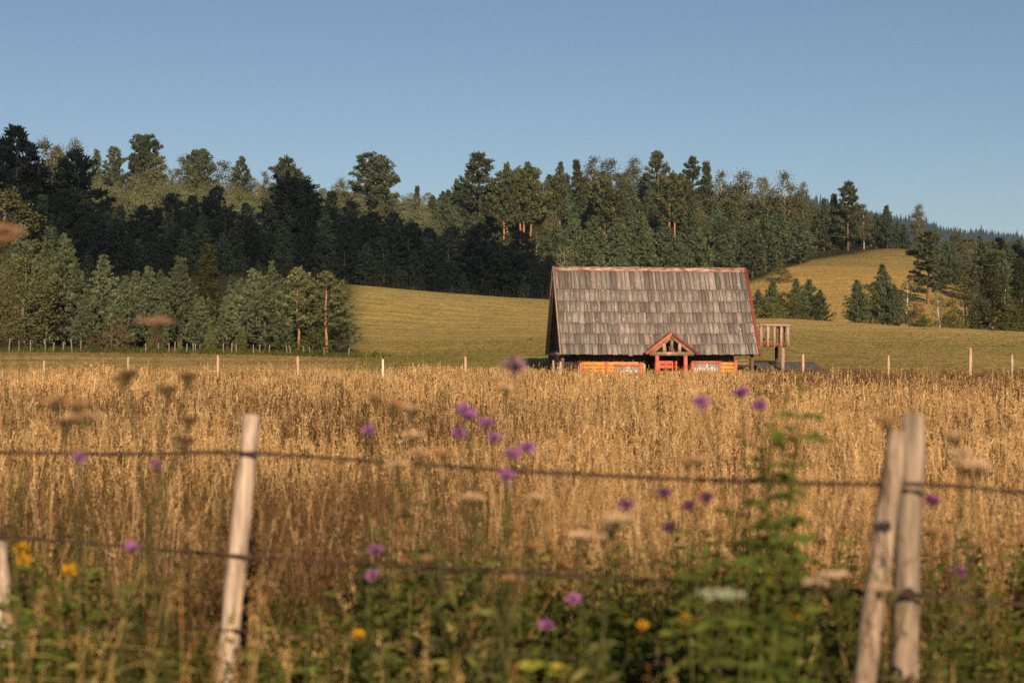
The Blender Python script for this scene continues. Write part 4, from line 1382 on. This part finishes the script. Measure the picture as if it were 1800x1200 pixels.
def make_grasses():
    rng = np.random.default_rng(42)
    specs = []
    for lod, d0, d1, dens in ((0, 6.0, 14, 46), (1, 14, 32, 26), (2, 32, 72.5, 14)):
        x, y = wedge(d0, d1, dens, rng)
        n = len(x)
        p_r = vnoise(x, y, 3.2 if lod == 0 else 6, 5); p_g = vnoise(x, y, 2.4 if lod == 0 else 5, 6); p_b = vnoise(x, y * 0.6, 8, 8)
        u = 900 + F * x / y
        rustb = 0.17 + 0.36 * np.clip((p_r - 0.55) * 4, 0, 1) + 0.5 * np.clip((u - 1250) / 300, 0, 1) * np.clip((y - 42) / 14, 0, 1)
        greenb = 0.15 + 0.13 * np.clip((18 - y) / 8, 0, 1) + 0.7 * np.clip((p_g - 0.52) * 4, 0, 1) * np.clip((30 - y) / 18, 0.12, 1) + 0.55 * np.clip((9.0 - y) / 2.5, 0, 1)
        r = rng.random(n)
        tint = (0.66 + 0.38 * p_b + 0.28 * vnoise(x, y * 0.7, 2.2, 15))[:, None] * (1 + rng.normal(0, 0.16, (n, 1))).clip(0.5, 1.4) * np.array([1, 1, 1])
        h = rng.uniform(0.6, 1.0, n) * (0.8 + 0.34 * vnoise(x, y, 3, 9)) * np.where(rng.random(n) < 0.08, rng.uniform(1.15, 1.45, n), 1)
        h = np.where(y > 60, h * (0.98 - 0.1 * (y - 60) / 12), h)
        keep = ~((y > 72) & (np.abs(x - 8) < 6.5))
        kinds = np.where(r < rustb, 0, np.where(r < rustb + greenb, 1, np.where(rng.random(n) < 0.6, 2, 3)))
        for ki, kn in enumerate(('rust', 'blade', 'oat', 'straw')):
            m = (kinds == ki) & keep
            specs.append((kn, lod, x[m], y[m], h[m] * (0.72 if kn == 'blade' else 1.0), tint[m]))
    scatter("dry_grass", M_GRASS, specs, "tall golden dry grass with brown seed heads filling the field", "grass")
    # rank green growth of the verge
    specs = []
    x, y = wedge(2.6, 7.6, 75, rng, 0.47, 1.0)
    u = 900 + F * x / y
    lush = vnoise(x, y, 0.9, 21) + 0.3 * np.exp(-((u - 1300) / 150) ** 2) + 0.25 * np.exp(-((u - 80) / 120) ** 2) + 0.12 * np.exp(-((u - 850) / 260) ** 2)
    keep = rng.random(len(x)) < np.clip(0.25 + lush * 0.9, 0, 1) * np.clip((7.8 - y) / 1.2, 0, 1)
    thin = ((np.abs(u - 398) < 50) & (y < 5.75)) | ((np.abs(u - 1550) < 75) & (y < 4.9))      # trodden by the posts
    keep &= ~thin | (rng.random(len(x)) < 0.12)
    x, y, lush, u = x[keep], y[keep], lush[keep], u[keep]
    n = len(x)
    r = rng.random(n)
    h = rng.uniform(0.42, 0.78, n) * (0.75 + 0.45 * lush) * np.where(y < 4.2, 0.8, 1)
    tint = (0.5 + 0.5 * rng.random(n))[:, None] * np.array([1.05, 1, 0.9])
    # kept low in front of the wires, where the verge is grazed through the fence
    dw = np.interp(u, [-400, 0, 415, 1570, 1800, 2200], [6.75, 6.2, 5.6, 4.75, 4.6, 4.3])
    cap = CAMZ - (1062 - HORV + 60 * rng.random(n)) / F * y - ground(x, y)
    h = np.where((y < dw) & ~((u > 1190) & (u < 1420)), np.minimum(h, np.maximum(cap, 0.12)), h)
    k = np.where(r < 0.35 + 0.4 * lush, 0, np.where(r < 0.93, 1, 2))
    for ki, kn in enumerate(('weed', 'blade', 'oat')):
        m = k == ki
        specs.append((kn, 0, x[m], y[m], h[m] * (1.25 if kn == 'oat' else 1.0), tint[m]))
    scatter("verge_weeds", M_HERB, specs, "green leafy weeds and soft grass crowding the verge along the wire fence", "weeds")
    # short turf on the meadows and the mown strip
    x, y = wedge(74, 128, 5.0, rng, 0.43, 2)
    u = 900 + F * x / y
    keep = ~((u < 620) & (y > 103)) & ~((np.abs(x - 8.2) < 7) & (y > 73.5) & (y < 82))
    x, y, u = x[keep], y[keep], u[keep]
    n = len(x)
    dry = vnoise(x * 0.35, y, 9, 2)
    base = np.where((u < 620)[:, None], np.array((1.6, 1.35, 1.2)), np.array((1.35, 1.3, 1.0)) * (1.25 - 0.5 * dry[:, None]))
    sp = [('blade', 2, x, y, rng.uniform(0.10, 0.26, n), base * rng.uniform(0.8, 1.2, (n, 1)))]
    xv = rng.uniform(-46, -9, 2600); yv = rng.uniform(101.5, 106.5, 2600)
    sp.append(('blade', 2, xv, yv, rng.uniform(0.3, 0.75, 2600), rng.uniform(0.5, 1.0, (2600, 1)) * np.array((0.75, 0.95, 0.8))))
    scatter("meadow_grass", M_GRASS, sp, "short cropped meadow grass beyond the dry field, greener at the tree row", "grass")
    # taller bents and dock stems left standing here and there on the slopes
    x, y = wedge(84, 250, 0.16, rng, 0.40, 2)
    u = 900 + F * x / y
    keep = (y < forest_edge(u) - 1) & ~((u < 640) & (y > 100)) & (vnoise(x, y, 11, 44) > 0.42)
    x, y = x[keep], y[keep]
    n = len(x)
    tn = rng.uniform(0.55, 1.0, (n, 1)) * np.array((0.9, 0.95, 0.8))
    pick = rng.random(n) < 0.6
    bents = [('straw', 2, x[pick], y[pick], rng.uniform(0.25, 0.6, pick.sum()), tn[pick]), ('blade', 2, x[~pick], y[~pick], rng.uniform(0.3, 0.6, (~pick).sum()), tn[~pick])]
    scatter("meadow_bents", M_GRASS, bents, "scattered taller grass stems left standing on the meadow slopes", "grass")
    # undergrowth along the foot of the woods
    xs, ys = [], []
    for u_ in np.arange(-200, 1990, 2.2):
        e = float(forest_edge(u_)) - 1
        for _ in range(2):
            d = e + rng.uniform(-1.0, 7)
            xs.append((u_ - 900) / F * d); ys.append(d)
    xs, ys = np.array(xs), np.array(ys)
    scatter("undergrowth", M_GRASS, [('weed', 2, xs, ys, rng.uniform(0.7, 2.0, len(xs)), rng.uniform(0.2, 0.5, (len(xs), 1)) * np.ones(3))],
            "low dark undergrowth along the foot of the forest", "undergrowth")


make_grasses()


# ------------------------------------------------------------------ the wire fence by the verge
def make_fence():
    rnd = random.Random(3)
    dd = lambda u: np.interp(u, [-400, 0, 415, 1570, 1800, 2200], [6.75, 6.2, 5.6, 4.75, 4.6, 4.3])
    gx, gy, _ = PX(415, 622, 5.6)
    f = empty("wire_fence", (0, 0, 0), "rusty wire fence on weathered wooden posts along the weedy verge", "fence")
    fo = Vector(f.location)

    def post(top, bot, d, r, col, db=None):
        a, b = Vector(PX(*top, d)), Vector(PX(*bot, db or d))
        g = gz(b.x, b.y) - 0.25
        b = a + (b - a) * ((a.z - g) / (a.z - b.z))
        n = 12
        p = MB()
        pts = [b + (a - b) * (i / n) + Vector((rnd.uniform(-.004, .004), rnd.uniform(-.004, .004), 0)) for i in range(n + 1)]
        p.tube(pts, [r * (1.08 - 0.16 * i / n) * rnd.uniform(0.95, 1.05) for i in range(n)] + [r * 0.8], 11, col, 0.05, rnd)
        return p.build("post", M_POST, f, True)

    post((443, 728), (394, 1200), 5.6, 0.039, (1.15, 1.12, 1.15))
    post((-4, 950), (14, 1150), 6.2, 0.042, (1.0, 0.98, 1.0))
    post((1606, 727), (1588, 1200), 4.78, 0.046, (0.66, 0.64, 0.62))
    post((1578, 758), (1518, 1200), 4.70, 0.038, (0.78, 0.72, 0.68), 4.55)
    wires = [
        [(-330, 788), (0, 795), (240, 798), (415, 794), (450, 796), (650, 810), (880, 826), (1200, 842), (1480, 851), (1590, 850), (1680, 854), (1800, 866), (2150, 888)],
        [(-330, 925), (0, 942), (200, 959), (410, 976), (430, 978), (800, 1000), (1200, 1022), (1400, 1036), (1540, 1042), (1650, 1049), (1800, 1062), (2150, 1088)],
        [(-330, 1095), (0, 1106), (250, 1094), (410, 1107), (800, 1140), (1200, 1168), (1540, 1190), (1800, 1208)],
    ]
    ends = []
    for wpts in wires:
        us = np.array([p[0] for p in wpts], float); vs = np.array([p[1] for p in wpts], float)
        uu = np.arange(us[0], us[-1], 9.0)
        vv = np.interp(uu, us, vs)
        ker = np.exp(-np.linspace(-2, 2, 13) ** 2); ker /= ker.sum()
        vv = np.convolve(np.pad(vv, 6, mode='edge'), ker, 'valid')
        m = MB()
        pts = []
        for i, (u_, v_) in enumerate(zip(uu, vv)):
            q = PX(u_, v_ + rnd.uniform(-0.5, 0.5), float(dd(u_)) - 0.055)
            pts.append(q)
        # the fence runs on both ways past the frame
        a_, b_ = pts[0] - pts[25], pts[-1] - pts[-26]
        a_ = a_ / np.linalg.norm(a_); b_ = b_ / np.linalg.norm(b_)
        pts = [pts[0] + a_ * 0.06 * k for k in range(90, 0, -1)] + pts + [pts[-1] + b_ * 0.06 * k for k in range(1, 91)]
        ends.append((pts[0], pts[-1]))
        for ph in (0, math.pi):      # two strands twisted together
            tw = [q + np.array([0, math.cos(i * 0.9 + ph), math.sin(i * 0.9 + ph)]) * 0.0036 for i, q in enumerate(pts)]
            m.tube(tw, 0.0046, 5)
        b = m
        for i in range(4, len(pts) - 4, 5):
            q = Vector(pts[i])
            b.tube([q + Vector((-0.006, 0, -0.005)), q + Vector((0.0, 0.003, 0.006)), q + Vector((0.006, 0, -0.004))], 0.0055, 5)
            for s in (-1, 1):
                t = Vector((rnd.uniform(-0.3, 0.3), rnd.uniform(-1, 1), s)).normalized()
                b.tube([q, q + t * 0.016], [0.002, 0.0006], 4)
        m.build("wire", M_WIRE, f, True)
    for q in ends[0]:
        for inset in (0.4, 2.9):
            c_ = Vector(q) + (Vector((0, 5.2, 0)) - Vector((q[0], q[1], 0))).normalized() * inset
            p = MB()
            g = gz(c_.x, c_.y)
            n = 10
            p.tube([(c_.x + rnd.uniform(-.004, .004), c_.y + 0.06, g - 0.25 + (c_.z + 0.18 - g + 0.25) * i / n) for i in range(n + 1)], [0.042 * rnd.uniform(0.94, 1.05) for i in range(n + 1)], 11, (0.9, 0.88, 0.86), 0.05, rnd)
            p.build("post", M_POST, f, True)


make_fence()


# ------------------------------------------------------------------ flowering plants between camera and field
HR = np.random.default_rng(8)
MUMB = [(0.52, 0.33, 0.19), (0.56, 0.38, 0.22), (0.42, 0.25, 0.13)]


def stem_tube(m, foot, head, r0, r1, col, bow=0.05):
    foot, head = np.array(foot), np.array(head)
    mid = (foot + head) / 2 + np.array([HR.normal(0, bow), HR.normal(0, bow), 0])
    pts = [foot * (1 - t) ** 2 + 2 * mid * t * (1 - t) + head * t * t for t in np.linspace(0, 1, 7)]
    m.tube(pts, list(np.linspace(r0, r1, 7)), 5, col)
    return pts


def umbel(heads, d, label, group=None, col=None, rad=0.05):
    """wild carrot: bare branching stem under flat pale flower plates; heads = [(u, v)]"""
    P = [PX(u, v, d + HR.uniform(-0.12, 0.12)) for u, v in heads]
    c = np.mean(P, 0)
    foot = np.array([c[0] + HR.normal(0, 0.06), c[1] + HR.normal(0, 0.06), 0])
    foot[2] = gz(foot[0], foot[1])
    o = empty("wild_carrot", foot, label, "wild carrot", group)
    sm = MB()
    fork = np.array([0, 0, 0]) + (c - foot) * 0.6
    gcol = (0.09, 0.08, 0.035)
    if len(P) > 1: stem_tube(sm, (0, 0, -0.03), fork, 0.0032, 0.0024, gcol, 0.03)
    lv = []
    for p in P:
        h = p - foot
        stem_tube(sm, fork if len(P) > 1 else (0, 0, -0.03), h, 0.003, 0.0022, gcol, 0.03)
        R = rad * 0.72 * HR.uniform(0.8, 1.2)
        n = 30
        rr_ = R * np.sqrt(HR.uniform(0, 1, n)); aa = HR.uniform(0, 6.28, n)
        tops = np.stack([rr_ * np.cos(aa), rr_ * np.sin(aa), 0.012 - 0.12 * rr_ ** 2 / R + HR.normal(0, 0.002, n)], 1) + h
        rays = MB()
        for t in tops[::2]:
            rays.tube([h - np.array([0, 0, 0.03]), t], 0.0011, 3, gcol, cap=False)
        # florets
        per = 9
        base = np.repeat(tops, per, 0) + HR.normal(0, 0.0055, (n * per, 3)) * np.array([1, 1, 0.25])
        dd_ = unit(HR.normal(size=(n * per, 3)) + np.array([0, 0, 0.3]))
        cc = np.array(col or MUMB[HR.integers(3)])
        C = np.clip(cc * (1 + HR.normal(0, 0.12, (n * per, 1))), 0, 1)
        hd = link(bpy.data.objects.new("flower_head", quads_mesh("flower_head", kites(base, dd_, np.full(n * per, 0.008), np.full(n * per, 0.007), HR), C, M_PETAL)), o)
        rays.build("flower_rays", M_HERB, hd)
    sm.build("stem", M_HERB, o, True)
    nl = 40
    t = HR.uniform(0.05, 0.7, nl)
    base = (c - foot) * t[:, None] + HR.normal(0, 0.03, (nl, 3))
    d_ = unit(HR.normal(size=(nl, 3)) + np.array([0, 0, 0.4]))
    ls = HR.uniform(0.03, 0.08, nl)
    link(bpy.data.objects.new("leaves", quads_mesh("leaves", kites(base, d_, ls, ls * 0.25, HR), jitter((0.13, 0.12, 0.04), nl, HR), M_HERB)), o)


def knapweed(heads, d, label, col=(0.38, 0.145, 0.36), rad=0.025, name="knapweed", cat="knapweed"):
    """branched stem, narrow leaves, shaggy flower heads on scaly buds"""
    P = [PX(u, v, d + HR.uniform(-0.15, 0.15)) for u, v in heads]
    c = np.mean(P, 0)
    foot = np.array([c[0] + HR.normal(0, 0.05), c[1], 0]); foot[2] = gz(foot[0], foot[1])
    o = empty(name, foot, label, cat)
    sm = MB()
    hc = c - foot
    low = min(p[2] for p in P) - foot[2]
    fork = np.array([hc[0] * 0.5, hc[1] * 0.5, low * 0.62])
    g = (0.06, 0.065, 0.022)
    stem_tube(sm, (0, 0, -0.03), fork, 0.0036, 0.0026, g, 0.02)
    for p in P:
        h = p - foot
        stem_tube(sm, fork * HR.uniform(0.75, 1.0), h - np.array([0, 0, 0.01]), 0.003, 0.0022, g, 0.04)
        n = 90
        d_ = unit(HR.normal(size=(n, 3)) * np.array([1, 1, 0.55]) + np.array([0, 0, 0.55]))
        L_ = HR.uniform(0.7, 1.2, n) * rad
        q = kites(np.tile(h, (n, 1)) + d_ * 0.004, d_, L_, L_ * 0.3, HR)
        link(bpy.data.objects.new("flower_head", quads_mesh("flower_head", q, np.clip(np.array(col) * (1 + HR.normal(0, 0.2, (n, 1))), 0, 1), M_PETAL)), o)
        sm.tube([h + np.array([0, 0, -0.018]), h + np.array([0, 0, -0.008]), h + np.array([0, 0, 0.003])], [0.004, 0.009, 0.006], 7, (0.10, 0.075, 0.035))
    sm.build("stem", M_HERB, o, True)
    nl = 70
    t = HR.uniform(0.02, 1, nl) ** 0.8
    base = fork * t[:, None] + HR.normal(0, 0.02, (nl, 3))
    d_ = unit(HR.normal(size=(nl, 3)) * np.array([1, 1, 0.6]) + np.array([0, 0, 0.3]))
    ls = HR.uniform(0.05, 0.12, nl) * (1.2 - 0.7 * t)
    link(bpy.data.objects.new("leaves", quads_mesh("leaves", kites(base, d_, ls, ls * 0.2, HR), jitter((0.10, 0.115, 0.04), nl, HR), M_HERB)), o)


knapweed([(814, 722), (826, 732), (855, 746), (808, 762), (868, 772)], 4.6, "knapweed with a close group of five purple flower heads above the upper wire")
knapweed([(900, 800), (926, 788), (890, 838)], 4.4, "knapweed with three bright purple heads touching the upper wire")
knapweed([(1233, 709), (1335, 714), (1304, 692)], 4.5, "knapweed with three purple heads level with the leafy tall weed's top")
knapweed([(648, 758)], 5.0, "single purple knapweed head standing apart before the golden grass")
knapweed([(140, 806), (275, 819), (232, 965)], 4.8, "knapweed with small purple heads just under the upper wire by the pale post")
knapweed([(660, 968), (655, 1012)], 4.7, "knapweed with small purple head right at the lower wire")
knapweed([(1168, 868), (1242, 877), (1100, 888), (1210, 890), (1178, 928)], 4.6, "faded knapweed with loose spread of dull purple heads between the wires", (0.25, 0.10, 0.22))
knapweed([(1640, 882), (1685, 1008)], 4.3, "knapweed with dull pink head just past the twin grey posts", (0.30, 0.10, 0.22))
knapweed([(1008, 1055), (960, 1100)], 4.5, "low knapweed below the lower wire among green weeds")
knapweed([(905, 646)], 4.6, "pale faded knapweed head rising against the meadow beside the cabin", (0.28, 0.17, 0.22), 0.04)
YEL = (0.6, 0.34, 0.02)
knapweed([(36, 966), (42, 985), (122, 1004)], 5.2, "yellow-flowered herb behind the end post with ragged heads", YEL, 0.03, "ragwort", "yellow flower")
knapweed([(1350, 1026), (1340, 1040), (1392, 1090), (1206, 1092)], 4.3, "yellow-flowered herb in the bushy green weeds before the twin posts", YEL, 0.026, "ragwort", "yellow flower")
knapweed([(1360, 1192), (630, 1116), (1130, 1100)], 4.2, "low scattered yellow flower heads in the bottom weeds", YEL, 0.018, "ragwort", "yellow flower")

GRP = "pale wild carrot plates over the dry grass"
for heads, d, lab, col, rad in [
    ([(100, 710), (142, 716), (150, 735)], 3.9, "wild carrot with two touching pale plates above the golden grass at picture edge", None, 0.055),
    ([(272, 571)], 3.4, "tallest wild carrot, its brown plate in front of the dry bushes", (0.40, 0.24, 0.15), 0.06),
    ([(3, 410), (8, 428)], 3.2, "very tall brown umbel cut by the picture edge before the trees", (0.42, 0.25, 0.14), 0.05),
    ([(690, 714), (722, 722), (660, 700)], 4.4, "wild carrot with three small plates beside the purple flower group", None, 0.045),
    ([(725, 768), (738, 800), (700, 820), (780, 802)], 4.3, "wild carrot with four plates hanging just above the upper wire", None, 0.045),
    ([(888, 686)], 4.4, "single pale umbel above the three-headed knapweed", None, 0.04),
    ([(1085, 915), (1075, 932)], 3.8, "wild carrot with a bright cream plate between the wires", (0.62, 0.46, 0.28), 0.042),
    ([(1020, 946), (1062, 947)], 3.8, "wild carrot with two cream plates side by side under the faded knapweed", (0.60, 0.43, 0.26), 0.045),
    ([(945, 877), (830, 878)], 4.2, "wild carrot with two thin plates below the upper wire", None, 0.042),
    ([(1690, 803), (1716, 824), (1700, 817)], 3.6, "wild carrot with the brightest cream plates, past the twin grey posts", (0.64, 0.46, 0.28), 0.042),
    ([(1680, 768)], 4.2, "small pale umbel above the brightest cream plates", None, 0.045),
    ([(1270, 1050)], 3.4, "wild carrot with a wide greenish white plate among dark green weeds", (0.42, 0.45, 0.30), 0.062),
    ([(1462, 1014), (1435, 1027), (1545, 1038)], 3.9, "wild carrot with cream plates lying along the lower wire", (0.62, 0.44, 0.30), 0.045),
    ([(1640, 937)], 4.0, "wild carrot with one pinkish plate beside the standing grey post", None, 0.04),
    ([(1228, 812), (1208, 815)], 4.4, "wild carrot with thin plates just above the upper wire", None, 0.04),
    ([(1560, 743)], 4.2, "pale umbel touching the top of the leaning grey post", None, 0.05),
    ([(330, 668), (295, 690), (215, 672), (225, 663)], 4.0, "wild carrot gone dark with brown plates above the far grass", (0.16, 0.10, 0.05), 0.034),
    ([(120, 748), (330, 745), (325, 780)], 4.0, "withered dark umbels above the wire by the pale post", (0.15, 0.09, 0.05), 0.034),
    ([(760, 985), (935, 962), (900, 1022)], 4.4, "low brownish umbels under the lower wire", (0.34, 0.2, 0.09), 0.04),
]:
    umbel(heads, d, lab, GRP, col, rad)


def leafy_weed(stems, d, label, leaf=0.085, dens=1.0, col=(0.062, 0.086, 0.018), name="tall_weed"):
    """stems = [(foot u, top u, top v)], broad leaves in pairs along arching stems"""
    c = PX(np.mean([s[1] for s in stems]), 1000, d)
    foot = np.array([c[0], c[1], gz(c[0], c[1])])
    o = empty(name, foot, label, "weed")
    sm = MB()
    B, D, S, C = [], [], [], []
    for fu, tu, tv in stems:
        dj = d + HR.uniform(-0.2, 0.2)
        top = PX(tu, tv, dj) - foot
        ft = np.array([PX(fu, 0, dj)[0] - foot[0], dj - foot[1], -0.05])
        pts = np.array(stem_tube(sm, ft, top, 0.006, 0.0025, (0.10, 0.11, 0.03), 0.04))
        ln = np.linalg.norm(top - ft)
        nn = int(ln / 0.075 * dens)
        for i in range(nn):
            t = 0.12 + 0.88 * (i + HR.uniform(0, 0.6)) / nn
            p = pts[0] * (1 - t) ** 2 + 2 * (2 * pts[3] - 0.5 * pts[0] - 0.5 * pts[-1]) * t * (1 - t) + pts[-1] * t * t
            az = HR.uniform(0, 6.28)
            for s in (0, 3.14):
                dv = unit(np.array([math.cos(az + s), math.sin(az + s) * 0.7, HR.uniform(-0.25, 0.45)]))
                L_ = leaf * HR.uniform(0.65, 1.25) * (1.2 - 0.55 * t)
                for k in range(2):      # each leaf as two kites bending down
                    B.append(p + dv * L_ * 0.55 * k); D.append(unit(dv + np.array([0, 0, -0.35 * k])))
                    S.append(L_ * (0.75 - 0.1 * k)); C.append(np.array(col) * HR.uniform(0.65, 1.5) * np.array([HR.uniform(0.85, 1.25), 1, 1]))
    B, D, S, C = map(np.array, (B, D, S, C))
    sm.build("stem", M_HERB, o, True)
    link(bpy.data.objects.new("leaves", quads_mesh("leaves", kites(B, D, S, S * 0.42, HR), np.clip(C, 0.004, 1), M_HERB)), o)


leafy_weed([(1330, 1405, 648), (1335, 1380, 690), (1325, 1365, 668)], 4.2, "tall leafy weed rising in front of the shed up to the skyline of the grass", 0.105, 0.9)
leafy_weed([(1310, 1352, 735), (1320, 1410, 740), (1300, 1340, 770)], 4.25, "broad-leaved weed below the tall leafy weed, crossing the upper wire", 0.11, 1.0)
leafy_weed([(1250, 1290, 890), (1280, 1330, 870), (1230, 1265, 940), (1260, 1225, 920), (1300, 1400, 915), (1330, 1370, 960), (1220, 1200, 985), (1340, 1420, 1000)], 4.1, "big bushy dark green weed in front of the lower wire before the twin posts", 0.105, 1.4)
leafy_weed([(40, 30, 1000), (60, 75, 1010), (90, 110, 1030), (20, 10, 1040), (70, 50, 985)], 5.0, "bushy dark green weed under the yellow flowers by the end post", 0.09, 1.1, (0.06, 0.095, 0.016))
leafy_weed([(700, 690, 985), (720, 735, 960), (760, 770, 1010), (800, 820, 990), (660, 640, 1030), (850, 880, 1030)], 5.75, "wide mid-green weed clump under the lower wire", 0.09, 1.3, (0.085, 0.11, 0.024))
leafy_weed([(930, 925, 1150), (960, 965, 1140), (990, 1005, 1160), (900, 890, 1165)], 3.9, "bright yellow-green weed at the bottom of the picture", 0.08, 1.2, (0.17, 0.18, 0.03))
leafy_weed([(1010, 1020, 1085), (1040, 1060, 1075), (980, 975, 1095)], 4.5, "very dark green weed clump behind the yellow-green weed", 0.08, 1.1, (0.045, 0.07, 0.014))
leafy_weed([(500, 495, 1040), (530, 545, 1055), (470, 460, 1060)], 4.9, "soft green weed clump beside the pale leaning post", 0.07, 1.0, (0.09, 0.115, 0.025))
leafy_weed([(560, 700, 870), (640, 650, 900), (740, 760, 880), (800, 840, 850), (860, 890, 860), (700, 720, 840), (900, 930, 910)], 5.6, "dull green weed standing in the grass behind the upper wire", 0.085, 1.1, (0.075, 0.085, 0.03))


def dry_stalks():
    """a few arching dead grass stalks low by the pale post"""
    m = MB()
    c = PX(180, 1200, 4.2)
    foot = np.array([c[0], c[1], gz(c[0], c[1])])
    o = empty("dead_grass", foot, "arching dead grass stalks bending low beside the pale leaning post", "grass stalks")
    for pts, w in (([(160, 1230), (178, 1140), (245, 1050)], 0.006), ([(180, 1230), (225, 1060), (258, 980)], 0.0055), ([(150, 1240), (135, 1050), (150, 970)], 0.005), ([(40, 1130), (150, 1126), (260, 1140), (345, 1153)], 0.0035), ([(190, 1190), (230, 1165), (300, 1162), (350, 1180)], 0.004), ([(30, 1150), (80, 1150), (120, 1162)], 0.0035), ([(60, 1192), (140, 1196), (220, 1205)], 0.003)):
        P = np.array([PX(u, v, 4.2) - foot for u, v in pts])
        t = np.linspace(0, 1, len(P)); tt = np.linspace(0, 1, 14)
        q = np.stack([np.interp(tt, t, P[:, k]) for k in range(3)], 1)
        for _ in range(3): q[1:-1] = (q[:-2] + q[1:-1] * 2 + q[2:]) / 4
        m.tube(q, list(np.linspace(w, w * 0.5, 14) * 0.5), 5, (0.42, 0.30, 0.12))
    m.build("stalk", M_HERB, o, True)


dry_stalks()


# ------------------------------------------------------------------ air
def make_haze():
    m, nt, out = new_mat("haze")
    v = nt.nodes.new("ShaderNodeVolumePrincipled")
    v.inputs["Color"].default_value = (0.5, 0.72, 1.0, 1)
    v.inputs["Density"].default_value = HAZE
    v.inputs["Anisotropy"].default_value = 0.0
    nt.links.new(v.outputs[0], out.inputs["Volume"])
    b = MB()
    b.box((-2600, -320, -40), (2600, 4100, 330))
    o = b.build("haze", m)
    tag(o, "thin blue evening air over the meadows and hills", "haze", kind="stuff")


HAZE = 0.00008
make_haze()
